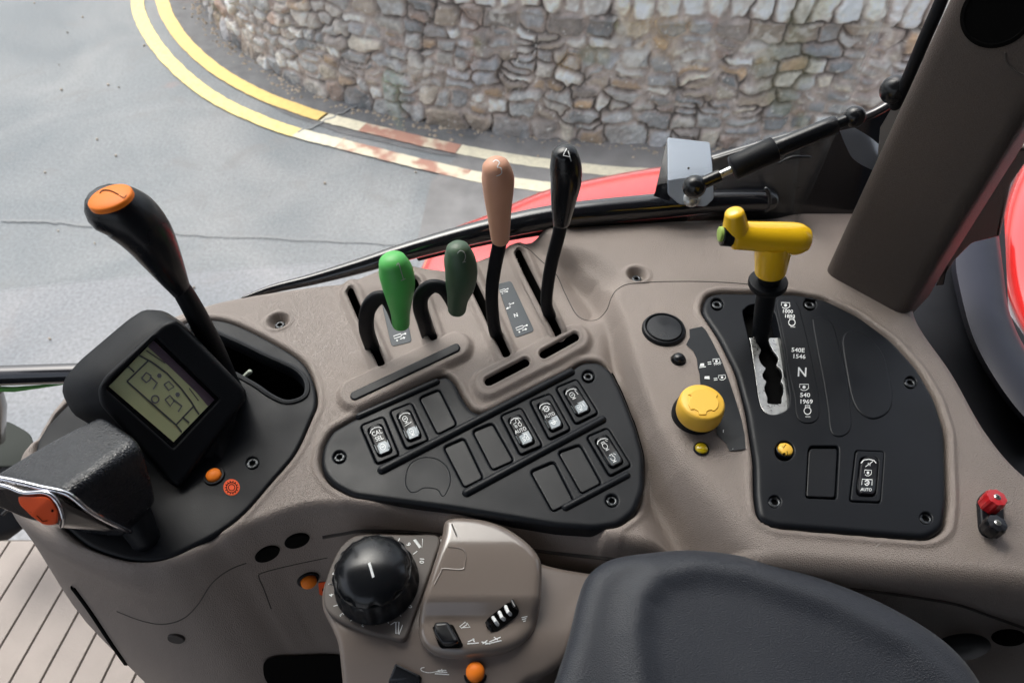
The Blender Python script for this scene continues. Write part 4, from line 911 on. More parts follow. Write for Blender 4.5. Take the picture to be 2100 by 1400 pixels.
# ================================================================ levers
def knob(parent, prof, m, name='knob', n=7, flat=1.0, seg=28, k=.55):
    """prof: (px,py,r_px,Y)"""
    mb = MB(); tpx(mb, prof, n, seg=seg, flat=flat, capk=k); return mb.build(name, M_[m], parent, angle=70), mb
def flatbar(parent, pts, w_, th, m='blkm', name='lever_arm', n=8, z_end=None):
    """pressed bar: rectangular section swept along (px,py,Y)"""
    S = spline(pts, False, n); P = np.array([aty(a[0], a[1], a[2]) for a in S]); T = np.gradient(P, axis=0); T /= np.linalg.norm(T, axis=1, keepdims=True)
    rings = []
    for p, t in zip(P, T):
        s = nrm(np.cross(t, [0, 1, 0.02])); f = nrm(np.cross(s, t)); a, b = w_ / 2, th / 2; c = min(a, b) * .45; rg = []
        for x, y in ((a, b - c), (a - c, b), (-a + c, b), (-a, b - c), (-a, -b + c), (-a + c, -b), (a - c, -b), (a, -b + c)): rg.append(p + s * x + f * y)
        rings.append(rg)
    mb = MB(); loft(mb, rings); return mb.build(name, M_[m], parent, angle=50), mb
GL = 'spool valve levers in the console slots'
def Yof(px, py, z=0): return CO((px, py), z)[1]
# short arched levers 1 and 2
Y1 = .358
t = thing('control_lever', 'short lever with light green knob marked 1 on a curved black arm', 'lever', aty(765, 735, Y1), GL)
flatbar(t, [(776, 760, Y1 + .004), (764, 715, Y1 + .002), (752, 675, Y1), (754, 637, Y1), (771, 613, Y1), (793, 612, Y1), (808, 633, Y1), (818, 660, Y1)], .0115, .0055)
o, mb = knob(t, [(822, 664, 18, Y1 - .004), (821, 640, 20, Y1 - .004), (819, 612, 27, Y1 - .004), (817, 583, 34, Y1 - .004), (812, 557, 35.5, Y1 - .003), (806, 538, 30, Y1 - .003)], 'green', k=.62)
def scribe(mb, o, lines, col='white', w_=1.6):
    ms = surf(mb); q = MB()
    for l in lines: stroke(q, spline(l, False, 6), w_, ms, .0003)
    q.build('scratched_number', M_[col], o, smooth=False)
scribe(mb, o, [[(813, 545), (817, 540), (822, 555), (827, 572)], [(822, 575), (831, 571)]], 'wdim')
Y2 = .372
t = thing('control_lever', 'short lever with dark green knob marked 2 on a curved black arm', 'lever', aty(885, 690, Y2), GL)
flatbar(t, [(884, 705, Y2 + .003), (872, 665, Y2), (862, 630, Y2), (866, 603, Y2), (886, 587, Y2), (910, 592, Y2), (926, 612, Y2), (935, 630, Y2)], .0115, .0055)
o, mb = knob(t, [(937, 634, 19, Y2 - .004), (939, 612, 22, Y2 - .004), (944, 585, 30, Y2 - .003), (946, 556, 33.5, Y2 - .003), (942, 530, 32, Y2 - .003), (939, 512, 25, Y2 - .003)], 'dgreen', k=.62)
scribe(mb, o, [[(938, 520), (944, 514), (952, 518), (954, 528), (950, 538)], [(948, 538), (955, 536)]], 'wdim', 1.3)
Y3 = .372
t = thing('control_lever', 'long lever with tan knob marked 3', 'lever', aty(1022, 690, Y3), GL)
flatbar(t, [(1030, 712, Y3 + .004), (1016, 680, Y3), (1010, 640, Y3), (1009, 590, Y3), (1016, 540, Y3), (1024, 500, Y3), (1026, 470, Y3)], .0098, .006)
o, mb = knob(t, [(1026, 490, 19, Y3), (1025, 472, 21, Y3), (1023, 430, 26, Y3), (1022, 395, 31, Y3), (1021, 365, 33.5, Y3), (1017, 343, 29, Y3)], 'tan', k=.68)
scribe(mb, o, [[(1011, 333), (1017, 329), (1024, 334), (1020, 343), (1027, 345), (1028, 356), (1018, 361)]], 'white', 1.8)
Y4 = .392
t = thing('control_lever', 'tall lever with black knob marked 4', 'lever', aty(1140, 680, Y4), GL)
flatbar(t, [(1148, 690, Y4 + .003), (1132, 655, Y4), (1121, 625, Y4), (1124, 580, Y4), (1133, 530, Y4), (1146, 480, Y4), (1152, 445, Y4)], .0095, .006)
o, mb = knob(t, [(1151, 455, 18, Y4), (1153, 435, 22, Y4), (1157, 400, 28, Y4), (1161, 368, 32, Y4), (1160, 340, 32.5, Y4), (1158, 318, 28, Y4)], 'blkg', k=.7)
scribe(mb, o, [[(1162, 305), (1155, 319)], [(1155, 319), (1169, 322)], [(1165, 310), (1171, 331)]], 'white', 1.8)
# broken slot edge: small torn tongue
# tall left lever with orange cap
YL1 = .330
t = thing('control_lever', 'big black lever with flat orange cap rising left of the display', 'lever', aty(490, 810, .318))
mb = MB(); tpx(mb, [(498, 830, 17, .316), (470, 785, 20, .322), (438, 715, 21, .328), (405, 650, 21, .330), (378, 602, 20, .330), (366, 585, 19, .330)], 8, seg=24, capk=.2); mb.build('lever_arm', M_['blkm'], t, angle=70)
pc_ = aty(225, 403, YL1 - .006); nc_ = nrm([-.10, .0, 1]); rc_ = r_at(pc_, 47); PC_ = Pl(pc_, nc_)
mb = MB(); tpx(mb, [(370, 594, 20, YL1), (350, 560, 30, YL1), (326, 520, 41, YL1), (300, 480, 51, YL1), (272, 450, 57, YL1), (250, 436, 57, YL1 - .001), (232, 430, 54, YL1 - .002)], 7, seg=48, capk=.95)
nv_ = []
for v_ in mb.v:
    v_ = np.array(v_); s_ = np.dot(v_ - pc_, nc_); nv_.append(tuple(v_ - nc_ * max(s_ + .0006, 0)))
mb.v = nv_; mb.build('knob', mat('black_polished_plastic', (.009, .010, .013), .3, spec=.4, rvar=.06, vscale=30), t, angle=70)
lathe(q := MB(), pc_, nc_, [(rc_ * .95, -.003), (rc_ * .95, -.0008), (rc_ * .93, -.0002), (rc_ * .88, .0003), (rc_ * .5, .0010), (rc_ * .02, .0013)], 48)
co = q.build('cap_disc', M_['orange'], t, angle=70); msc = surf(q)
q = MB(); stroke(q, spline([(205, 397), (212, 391), (227, 392), (244, 400)], False, 4), 1.7, msc, .0004); stroke(q, [(246, 402), (255, 407), (260, 401)], 1.3, msc, .0004); q.build('cap_symbol', M_['hole'], co, smooth=False)

# yellow T handle in the gate
YT = .362
t = thing('gate_lever', 'yellow T-shaped handle on a black stem standing in the metal gate', 'lever', aty(1562, 700, YT))
mb = MB(); tpx(mb, [(1563, 728, 13, YT - .004), (1560, 695, 16, YT - .001), (1566, 640, 19, YT), (1574, 590, 20, YT), (1580, 560, 25, YT), (1582, 545, 25, YT)], 6, seg=22, capk=.1); mb.build('stem', M_['blkm'], t, angle=50)
a, b = aty(1575, 578, YT), aty(1585, 535, YT); r = r_at(a, 39); lathe(q := MB(), a, b - a, [(r * .55, -.004), (r * .95, -.0035), (r, -.002), (r, .0005), (r * .96, .0015), (r * .5, .0018)], 40); q.build('collar', M_['blkm'], t)
mb = MB(); tpx(mb, [(1580, 556, 31, YT), (1582, 540, 33, YT), (1585, 515, 36, YT), (1588, 495, 36, YT)], 5, seg=28, capk=.05)
tpx(mb, [(1504, 482, 28, YT), (1509, 482, 30, YT), (1540, 484, 30, YT), (1600, 488, 33, YT), (1634, 490, 33, YT), (1650, 491, 27, YT)], 5, seg=32, capk=.4)
tpx(mb, [(1509, 484, 29, YT), (1508, 462, 25.5, YT), (1507, 445, 21.5, YT), (1506, 437, 19.5, YT)], 5, seg=28, capk=.38)
mb.build('grip', M_['yellow'], t, angle=60)
mb = MB(); tpx(mb, [(1500, 481, 25, YT - .001), (1480, 480.5, 24, YT - .001)], 3, seg=24, capk=.08); bo = mb.build('button_collar', M_['blkg'], t, angle=40)
mb = MB(); tpx(mb, [(1484, 480, 16, YT - .002), (1475, 480, 15.5, YT - .002)], 3, seg=20, capk=.15); mb.build('thumb_button', M_['lime'], t, angle=40)

# ================================================================ multi-grip at the lower left
t = thing('grip_lever', 'black leather-grained hand grip with chrome edge and orange rocker at the lower left', 'hand grip', PL_(290, 1105))
V3 = lambda x, y, d: atd(x, y, d)
g0 = [V3(-14, 966, .415), V3(134, 1010, .366), V3(266, 1100, .420), V3(140, 1088, .45)]; g1 = [V3(200, 845, .432), V3(290, 905, .400), V3(324, 1034, .430), V3(262, 1000, .485)]
g0, g1 = np.array(g0), np.array(g1); rings = []
for s, k, e in [(-.02, .97, 0), (0, 1, 0)] + [(s, 1 + .03 * math.sin(math.pi * s), 0) for s in np.linspace(.08, .94, 12)] + [(.975, .985, 0), (.995, .95, 0), (1.008, .88, 0), (1.015, .78, 0), (1.018, .6, 0), (1.019, .2, 0)]:
    cs = g0 * (1 - s) + g1 * s; c_ = cs.mean(0); cs = c_ + (cs - c_) * k; rings.append(rpoly(list(cs), .013, 9))
mb = MB(); loft(mb, rings); mb.build('grip_body', M_['leather'], t, angle=60)
mb = hull([V3(-50, 998, .372), V3(40, 1000, .366), V3(110, 1012, .364), V3(135, 1040, .37), V3(128, 1074, .382), V3(190, 1078, .395), V3(262, 1094, .42), V3(120, 1082, .39), V3(40, 1060, .384), V3(-50, 1020, .382), V3(40, 1020, .40)], .0025, 4); mb.build('grip_end', M_['gend'], t, angle=60)
mb = MB(); tpx_ = [V3(-50, 972, .366), V3(20, 984, .363), V3(80, 998, .362), V3(138, 1012, .362), V3(180, 1044, .372), V3(225, 1070, .39), V3(268, 1090, .415)]
tube(mb, spline(tpx_, False, 6), .0014, seg=12); tube(mb, spline([V3(-50, 985, .366), V3(10, 996, .363), V3(50, 1010, .361), V3(95, 1010, .360), V3(118, 1030, .361), V3(128, 1060, .366), V3(126, 1078, .374)], False, 6), .0012, seg=12); mb.build('chrome_trim', M_['chrome'], t)
mb = hull([V3(34, 1016, .362), V3(92, 1016, .358), V3(108, 1024, .358), V3(122, 1052, .362), V3(120, 1074, .368), V3(94, 1080, .366), V3(64, 1060, .362), V3(38, 1034, .362), V3(70, 1040, .38), V3(110, 1060, .38)], .0016, 4); o = mb.build('rocker_button', M_['orangered'], t, angle=50)
ms = surf(mb); q = MB(); fill(q, circ((108, 1046), 3, n=8), ms, .0003); stroke(q, [(58, 1048), (62, 1056), (66, 1050)], 1.4, ms, .0003); stroke(q, [(76, 1056), (88, 1068), (98, 1066)], 1.4, ms, .0003); q.build('button_print', M_['hole'], o, smooth=False)
mb = MB(); tube(mb, [V3(262, 1030, .43), V3(278, 1068, .432), PL_(296, 1100, .004), PL_(300, 1108, -.003)], [.011, .0105, .0088, .0088], seg=22, capk=.2); mb.build('neck', M_['blkm'], t, angle=60)
mb = MB(); slabpx(mb, rpoly([(255, 1085), (300, 1060), (325, 1078), (322, 1108), (285, 1124), (268, 1112)], 10), PL_, .004, -.002, .002, 3); mb.build('boot', M_['blkm'], t)

# ================================================================ window frame, strut, brackets
wf = thing('window_frame', 'glossy black tubular lower rail of the side window with welded corner plate', 'window frame', aty(1000, 473, .485))
mb = MB(); tpx(mb, [(500, 612, 5, .428), (560, 592, 9, .438), (640, 573, 12, .447), (740, 545, 16, .458), (850, 511, 19, .47), (1000, 472, 23, .485), (1150, 443, 25, .497), (1350, 423, 26, .508), (1480, 412, 24, .51), (1575, 410, 23, .512)], 8, seg=24); mb.build('rail_tube', M_['paint'], wf); mb = MB(); tpx(mb, [(860, 530, 5, .476), (1000, 494, 8, .489), (1150, 468, 10, .50), (1300, 455, 11, .508), (1400, 448, 11, .512)], 6, seg=14); mb.build('rail_seal', M_['blkm'], wf)
gp = [(1462, 400), (1455, 352), (1462, 327), (1571, 294), (1700, 258), (1774, 240), (1835, 212), (1900, 200), (1900, 330), (1860, 380), (1800, 420), (1740, 450), (1696, 470), (1650, 480), (1590, 485), (1500, 480), (1380, 458), (1380, 430), (1440, 425)]
PV = Pl((0, .515, 2.2), (0, -1, .25)); mb = MB(); slabpx(mb, rpoly(gp, 12, 4), PV, 0, -.006, .002, 3); o = mb.build('corner_plate', M_['paint'], wf)
mb = MB(); tube(mb, [PV(p[0], p[1], -.001) for p in spline([(1462, 327), (1571, 294), (1700, 258), (1780, 238), (1840, 205)], False, 5)], .004, seg=14); mb.build('plate_edge', M_['paint'], wf)
mb = MB()
for k in range(14):
    a = -1.3 + 2.5 * k / 13; p = aty(1568 + 10 * math.cos(a), 410 + 23 * math.sin(a), .503); lathe(mb, p, nrm(O - p), [(.0022, -.001), (.0021, .0006), (.0012, .0014), (.0001, .0016)], 10)
mb.build('weld_bead', M_['paint'], wf, angle=60)
for c in ((1634, 380), (1332, 410)):
    p = PV(*c); n = nrm(PV.n); lathe(q := MB(), p, n, [(.003, -.001), (.003, .0015), (.002, .002), (.0002, .0021)], 12); q.build('rivet', M_['blkg'], wf)
mb = MB(); tpx(mb, spline([(1600, 300 + 12), (1620, 322), (1650, 322), (1670, 328)], False, 3).tolist() and [(1598, 334, 2.5, .505), (1625, 322, 3, .505), (1662, 322, 2.5, .505)], 6, seg=8); mb.build('plate_crease', M_['blkg'], wf)
mb = MB(); tpx(mb, [(1962, -120, 12, .462), (1945, -40, 12, .462), (1926, 12, 13, .462), (1896, 80, 13, .462), (1862, 160, 12, .462), (1836, 215, 12, .466)], 5, seg=18); mb.build('upright_seal', M_['blkm'], wf)
# glass following the rail
def glass_mat():
    m = bpy.data.materials.new('window_glass'); m.use_nodes = True; t = m.node_tree; t.nodes.clear(); o = t.nodes.new('ShaderNodeOutputMaterial')
    a = t.nodes.new('ShaderNodeBsdfTransparent'); a.inputs[0].default_value = (.97, .985, .98, 1); g = t.nodes.new('ShaderNodeBsdfGlossy'); g.inputs['Roughness'].default_value = .02
    f = t.nodes.new('ShaderNodeFresnel'); f.inputs['IOR'].default_value = 1.35; x = t.nodes.new('ShaderNodeMixShader')
    t.links.new(f.outputs[0], x.inputs[0]); t.links.new(a.outputs[0], x.inputs[1]); t.links.new(g.outputs[0], x.inputs[2]); df = t.nodes.new('ShaderNodeBsdfDiffuse'); df.inputs[0].default_value = (.8, .78, .76, 1); nz = t.nodes.new('ShaderNodeTexNoise'); nz.inputs['Scale'].default_value = 7; nz.inputs['Detail'].default_value = 6
    t.links.new(t.nodes.new('ShaderNodeNewGeometry').outputs['Position'], nz.inputs['Vector']); mr = t.nodes.new('ShaderNodeMapRange'); mr.inputs['From Min'].default_value = .42; mr.inputs['From Max'].default_value = .72; mr.inputs['To Min'].default_value = .006; mr.inputs['To Max'].default_value = .07
    t.links.new(nz.outputs[0], mr.inputs[0]); x2 = t.nodes.new('ShaderNodeMixShader'); t.links.new(mr.outputs[0], x2.inputs[0]); t.links.new(x.outputs[0], x2.inputs[1]); t.links.new(df.outputs[0], x2.inputs[2]); t.links.new(x2.outputs[0], o.inputs[0]); return m
gl = [(-.80, .30), (-.60, .39), (-.40, .44), (-.2, .465), (0, .488), (.12, .505), (.25, .515), (.262, .50)]
S = spline(gl, False, 8); mb = MB(); b_ = [(x, y, 2.185 + (.02 if x > 0 else 0)) for x, y in S]; tt = [(x * 1.0, y - .05, 3.02) for x, y in S]; N = len(S)
mb.add(b_ + tt + [(x, y + .004, z) for x, y, z in b_] + [(x, y + .004, z) for x, y, z in tt], [(i, i + 1, N + i + 1, N + i) for i in range(N - 1)] + [(2 * N + i, 2 * N + i + 1, 3 * N + i + 1, 3 * N + i) for i in range(N - 1)])
mb.build('glass_pane', glass_mat(), wf, recalc=False)

gs = thing('gas_strut', 'black gas strut with ball joints slanting up to the corner pillar', 'gas strut', aty(1423, 383, .455))
YA, YB = .452, .470
def sy(x): return YA + (YB - YA) * (x - 1423) / (1751 - 1423)
def seg_(a, b, r, name, m, k=.15):
    mb = MB(); tpx(mb, [(a[0], a[1], r, sy(a[0])), ((a[0] + b[0]) / 2, (a[1] + b[1]) / 2, r, sy((a[0] + b[0]) / 2)), (b[0], b[1], r, sy(b[0]))], 2, seg=24, capk=k); return mb.build(name, M_[m], gs, angle=50)
seg_((1590, 306), (1712, 256), 19, 'tube', 'blkg', .35); seg_((1504, 345), (1588, 306), 26, 'sleeve', 'blkm', .2); seg_((1470, 362), (1508, 344), 8, 'rod', 'steel'); seg_((1440, 376), (1476, 360), 13, 'end_fitting', 'blkg'); seg_((1708, 258), (1742, 244), 12, 'end_fitting', 'blkg')
for c, r in (((1424, 383), 24), ((1752, 240), 22)):
    p = aty(c[0], c[1], sy(c[0])); rr = r_at(p, r); lathe(q := MB(), p, nrm(O - p), [(rr * math.cos(a), rr * math.sin(a)) for a in np.linspace(-1.5, 1.5, 20)], 30); q.build('ball_joint', M_['blkg'], gs, angle=80)
br = thing('strut_bracket', 'folded grey metal bracket bolted to the black rail, holding the lower strut end', 'bracket', aty(1420, 400, .475), 'metal brackets at the ends of the strut')
PBk = Pl((0, .478, 2.22), (0, -1, .85)); mb = MB(); slabpx(mb, rpoly([(1369, 282), (1456, 292), (1461, 340), (1464, 408), (1447, 424), (1394, 419), (1370, 398)], 5, 3), PBk, 0, -.002, .0006, 3); mb.build('face_plate', M_['steelb'], br)
PB2 = Pl(PBk(1369, 340), np.cross(nrm(PBk(1369, 282) - PBk(1369, 398)), [0.35, -1, 0])); mb = MB()
A, B, C_, D = PBk(1369, 282, -.002), PBk(1371, 412, -.002), aty(1340, 402, .50), aty(1344, 392, .50); nn_ = np.array([.0015, 0, 0]); mb.add([A, B, C_, D, A + nn_, B + nn_, C_ + nn_, D + nn_], [(0, 1, 2, 3), (7, 6, 5, 4), (0, 4, 5, 1), (1, 5, 6, 2), (2, 6, 7, 3), (3, 7, 4, 0)]); mb.build('side_plate', M_['paint'], br)
p = PBk(1418, 408); lathe(q := MB(), p, PBk.n, [(r_at(p, 17), 0), (r_at(p, 17), .001), (r_at(p, 12), .003), (r_at(p, 3), .0035)], 20); q.build('nut', M_['steel'], br)
p = PBk(1412, 345); lathe(q := MB(), p, PBk.n, [(r_at(p, 2.5), 0), (r_at(p, 2), .0004)], 10); q.build('pin_hole', M_['hole'], br)
br = thing('strut_bracket', 'curved bare-metal bracket at the pillar, holding the upper strut end', 'bracket', aty(1760, 300, .485), 'metal brackets at the ends of the strut')
mb = MB(); Sx = spline([(1722, 268), (1735, 300), (1752, 328), (1792, 350), (1830, 360)], False, 5); Su = spline([(1752, 262), (1766, 270), (1785, 282), (1808, 300), (1835, 318)], False, 5)
loft(mb, [[aty(a[0], a[1], .474), aty(b[0], b[1], .482), aty(b[0], b[1], .485), aty(a[0], a[1], .477)] for a, b in zip(Sx, Su)]); mb.build('bent_plate', M_['steelb'], br)
mb = MB(); fill(mb, [(1805, 262), (1860, 170), (1872, 172), (1850, 250), (1815, 330), (1800, 318)], vy(.478), 0); mb.build('light_flange', mat('pale_flange', (.5, .5, .5), .5), br, smooth=False)
t = thing('hinge_knob', 'black ball-shaped hinge cap beside the pillar above the strut', 'hinge knob', aty(1840, 184, .47))
p = aty(1835, 184, .47); rr = r_at(p, 29); lathe(q := MB(), p, nrm(np.array([-.5, -.6, .3])), [(rr * math.cos(a), rr * math.sin(a)) for a in np.linspace(-1.5, 1.5, 18)], 28); q.build('cap', M_['blkg'], t, angle=80)
mb = MB(); tpx(mb, [(1840, 176, 20, .47), (1872, 166, 18, .474), (1890, 162, 18, .476)], 4, seg=20); mb.build('shank', M_['blkg'], t)

# ================================================================ pillar and what lies right of it
pil = thing('cab_pillar', 'thick brown-grey corner pillar rising at the upper right', 'pillar', (.31, .43, 2.2))
P1, P2 = np.array([.2665, .436]), np.array([.3165, .382]); P3, P4 = np.array([.362, .425]), np.array([.330, .500])
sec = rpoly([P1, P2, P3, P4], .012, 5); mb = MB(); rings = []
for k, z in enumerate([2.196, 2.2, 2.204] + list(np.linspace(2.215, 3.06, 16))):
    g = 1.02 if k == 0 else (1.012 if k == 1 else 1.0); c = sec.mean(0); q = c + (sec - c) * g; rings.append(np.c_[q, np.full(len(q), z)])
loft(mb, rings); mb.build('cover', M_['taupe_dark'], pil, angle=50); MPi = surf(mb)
p, n = MPi(2045, 28), MPi.nn(2045, 28); lathe(q := MB(), p, n, [(r_at(p, 68), -.002), (r_at(p, 68), .0006), (r_at(p, 60), .001), (r_at(p, 58), .0004), (r_at(p, 20), .0003)], 40); q.build('round_grille', M_['hole'], pil)
mb = MB(); S = spline([(2062, 110), (2066, 130), (2090, 150), (2110, 155)], False, 5); tube(mb, [MPi(x, y, 0) for x, y in S], .0007, seg=6); mb.build('parting_line', M_['seam'], pil)
mb = MB(); PF = vy(.47); slabpx(mb, rpoly([(2130, 300), (2076, 378), (2053, 486), (1995, 500), (1960, 535), (1925, 590), (1950, 450), (2020, 300)], 6), PF, 0, -.02, .003, 3); mb.build('side_fin', M_['taupe'], pil)
wa = thing('wheel_arch_trim', 'broad navy rubber strip curving down the right edge beside the red mudguard', 'trim strip', atz(2020, 700, 2.14))
oc = spline([(2045, 440), (2050, 495), (2058, 560), (2068, 630), (2090, 690), (2125, 745), (2180, 810)], False, 6); ic = spline([(1960, 470), (1950, 540), (1962, 610), (1985, 690), (2020, 760), (2075, 840), (2140, 910)], False, 6)
mb = MB(); rings = []
for a, b in zip(oc, ic):
    m1 = a * .92 + b * .08; m2 = a * .5 + b * .5; m3 = a * .1 + b * .9
    rings.append([atz(*a, 2.12), atz(*m1, 2.135), atz(*m2, 2.142), atz(*m3, 2.137), atz(*b, 2.12), atz(*b, 2.08), atz(*a, 2.08)])
loft(mb, rings); mb.build('strip', M_['strip'], wa, angle=50)
mb = MB(); rg = [(1780, 560), (1900, 440), (2060, 420), (2070, 640), (2180, 800), (2500, 1000), (2600, 1500), (2300, 1400), (2060, 960), (1960, 800), (1870, 690)]
slabpx(mb, rpoly(rg, 10, 3), hz(2.10), 0, -.02, .002, 2); mb.build('gap_shade_filler', M_['blkm'], wa)  # black slab stands in for shade in the gap beside the console
def fender(name, lab, rows, cat='mudguard'):
    t = thing(name, lab, cat, rows[0][0]); mb = MB(); n_ = len(rows[0]); mb.add([p for r in rows for p in r], [(k * n_ + i, k * n_ + i + 1, (k + 1) * n_ + i + 1, (k + 1) * n_ + i) for k in range(len(rows) - 1) for i in range(n_ - 1)]); mb.build('panel', M_['red'], t, angle=80); return t
ed = spline([(858, 560), (880, 515), (905, 484), (940, 463), (1000, 440), (1080, 405), (1135, 386), (1240, 362), (1350, 343), (1480, 330), (1700, 300), (1900, 300)], False, 8)
rows = []
for dy, z in ((4, 1.90), (0, 1.985), (2, 1.998), (8, 2.006), (20, 2.012), (45, 2.018), (90, 2.02), (150, 2.018), (220, 2.01), (300, 1.98)): rows.append([atz(p[0] + dy * .1, p[1] + dy, z) for p in ed])
fender('front_mudguard', 'glossy red mudguard showing beyond the black window rail', rows)
rows = []; edr = spline([(2190, 240), (2110, 318), (2068, 400), (2050, 490), (2054, 570), (2072, 640), (2110, 710), (2180, 790)], False, 6)
for dx, z in ((-1, 2.02), (0, 2.05), (4, 2.062), (14, 2.072), (40, 2.08), (100, 2.085), (220, 2.08), (420, 2.04)): rows.append([atz(p[0] + dx, p[1] - dx * .02, z) for p in edr])
fender('rear_mudguard', 'glossy red bodywork at the right edge behind the pillar', rows)
mb = MB(); slab(mb, np.array([(.2, .64, 1.2), (1.3, .64, 1.2), (1.3, .1, 1.2), (.5, .1, 1.2), (.2, .5, 1.2)]), (0, 0, 1), .0, -.05, .005, 2)
th_ = thing('mudguard_underside', 'dark wheel arch under the red bodywork, mostly hidden', 'wheel arch', (.7, .4, 1.2)) if False else None

# ================================================================ armrest
ar = thing('armrest', 'padded slate-blue vinyl armrest at the bottom right', 'armrest', atz(1600, 1400, 2.16))
al = spline([(1020, 1560), (1120, 1430), (1150, 1360), (1168, 1300), (1185, 1228), (1205, 1182), (1250, 1150), (1330, 1136), (1420, 1131), (1520, 1143), (1640, 1175), (1780, 1228), (1890, 1288), (1960, 1345), (2015, 1420), (2150, 1640), (1700, 1800), (1200, 1700)], True, 8)
ZA = 2.200; ring = np.array([atz(p[0], p[1], ZA - .012) for p in al]); ridge = plan_r = np.array([atz(p[0], p[1], ZA)[:2] for p in [(1300, 1700), (1315, 1420), (1300, 1300), (1312, 1225), (1350, 1180), (1430, 1163), (1530, 1178), (1700, 1235), (1860, 1320), (1960, 1420), (2050, 1600)]])
def atop(p):
    d = lsd(np.array([p[:2]]), ridge)[0]; return .012 + .0035 * math.exp(-(d / .009) ** 2) - .0025 * float(sst(0, .05, d)) * float(sdf(np.array([p[:2]]), ridge)[0] < 0)
mb = MB(); pad(mb, ring, (0, 0, 1), atop, .013, -.05, 34, 8); mb.build('cushion', M_['cushion'], ar, angle=80)
mb = MB(); slab(mb, np.array([atz(p[0], p[1], 2.12) for p in rpoly([(1190, 1165), (1500, 1180), (1900, 1350), (1950, 1600), (1150, 1600), (1110, 1400)], 30)]), (0, 0, 1), 0, -.02, .003, 2); mb.build('base_shell', M_['pod'], ar)
# ================================================================ control pod
cp = thing('control_pod', 'taupe armrest control pod with lettered dial plate and glossy hump at the bottom centre', 'control pod', atz(880, 1300, 2.1))
ZPd = 2.172
body = c7([(462, 450), (470, 395), (486, 350), (520, 260), (560, 185), (620, 132), (700, 116), (900, 118), (1080, 126), (1120, 90), (1200, 80), (1330, 92), (1430, 128), (1530, 190), (1596, 258), (1700, 285), (1830, 300), (1945, 318), (1900, 420), (1800, 600), (1745, 750), (1640, 830), (1500, 900), (1400, 1150), (1300, 1400), (560, 1400), (552, 1000), (548, 720), (520, 620), (490, 560), (468, 510)])
bs = resamp(np.vstack([spline(body, True, 6), spline(body, True, 6)[:1]]), 260)[:-1]
ring = np.array([atz(p[0], p[1], ZPd - .004) for p in bs]); Cc = plan_c = atz(860, 1250, ZPd)
def ptop(p): return .003 - .02 * float(sst(.150, .10, p[1])) - .008 * float(sst(.0, .08, p[0]))
mb = MB(); pad(mb, ring, (0, 0, 1), ptop, .004, -.10, 22, 5, centre=[Cc[0], Cc[1] - .02, ring[0][2]]); mb.build('body_shell', M_['pod'], cp, angle=60)
# dial plate
M_['dialp'] = mat('taupe_dial_plastic', (.11, .095, .087), .5, spec=.3, bump=.00003, bscale=500)
dpl = c7([(478, 500), (470, 430), (486, 355), (520, 262), (562, 185), (622, 136), (700, 120), (900, 122), (1076, 130), (1050, 260), (1000, 400), (940, 560), (893, 668), (800, 655), (700, 632), (590, 590), (520, 550)])
PDp = hz(ZPd + .002); mb = MB(); slabpx(mb, resamp(np.vstack([spline(dpl, True, 5), spline(dpl, True, 5)[:1]]), 200)[:-1], PDp, .0015, -.006, .0015, 4); o = mb.build('dial_plate', M_['dialp'], cp)
Mdp = lambda x, y, off=0: PDp(x, y, .0015 + off); w_ = MB()
for s_, c, a in (('0', (925, 494), -70), ('1', (808, 570), 165), ('2', (678, 588), -160), ('3', (566, 536), -125), ('4', (511, 435), -95), ('5', (529, 325), -65), ('9', (915, 168), 60), ('10', (985, 252), 95)):
    text(w1 := MB(), s_, c7([c])[0], 9, Mdp, a, bold=.02); w1.build('dial_number', M_['white'], o, smooth=False)
for a, b in (((865, 525), (876, 545)), ((742, 570), (745, 592)), ((628, 552), (612, 570)), ((548, 485), (522, 492)), ((520, 378), (496, 376)), ((940, 220), (962, 203)), ((862, 152), (870, 135)), ((520, 378), (500, 376))): stroke(w_, c7([a, b]), 1.5, Mdp)
fill(w_, c7([(940, 145), (955, 140), (985, 180), (972, 188)]), Mdp); stroke(w_, c7([(990, 138), (988, 185), (955, 142)]), 1.4, Mdp); stroke(w_, c7([(850, 575), (850, 635), (862, 637), (866, 575)]), 2.2, Mdp, closed=True); stroke(w_, c7([(885, 590), (866, 640)]), 1.5, Mdp); stroke(w_, c7([(822, 590), (845, 575)]), 1.5, Mdp)
w_.build('dial_marks', M_['white'], o, smooth=False)
# dial knob
pk = PDp(774, 1196); kd = thing('depth_dial', 'glossy black domed dial with scalloped skirt on the taupe pod', 'dial knob', pk)
rk = r_at(pk, 84); sc_ = lambda a, h: 1 - .05 * (0.5 + .5 * math.cos(18 * a)) if .004 < h < .019 else 1
pr = [(1.0, 0), (1.02, .002), (1.02, .0045), (1.0, .006), (.99, .011), (.98, .0155), (.955, .018)]; lathe(q := MB(), pk, (0, 0, 1), [(rk * a, h) for a, h in pr] + [(rk * .9, .0195)], 144, scal=sc_); q.build('skirt', M_['blk'], kd, angle=40)
lathe(q := MB(), pk, (0, 0, 1), [(rk * .93, .0175)] + [(rk * .9 * math.cos(a), .018 + .0125 * math.sin(a)) for a in np.linspace(.1, math.pi / 2 - .01, 16)], 90, scal=lambda a, h: 1 - .09 * max(0, math.cos(9 * a)) ** 2 * max(0, 1 - (h - .018) / .006)); o = q.build('dome', M_['blkg'], kd, angle=60); ms = surf(q)
w_ = MB(); fill_grid(w_, c7([(703, 268), (716, 262), (738, 338), (726, 345)]), ms, .0003); w_.build('pointer_line', M_['white'], o, smooth=False)
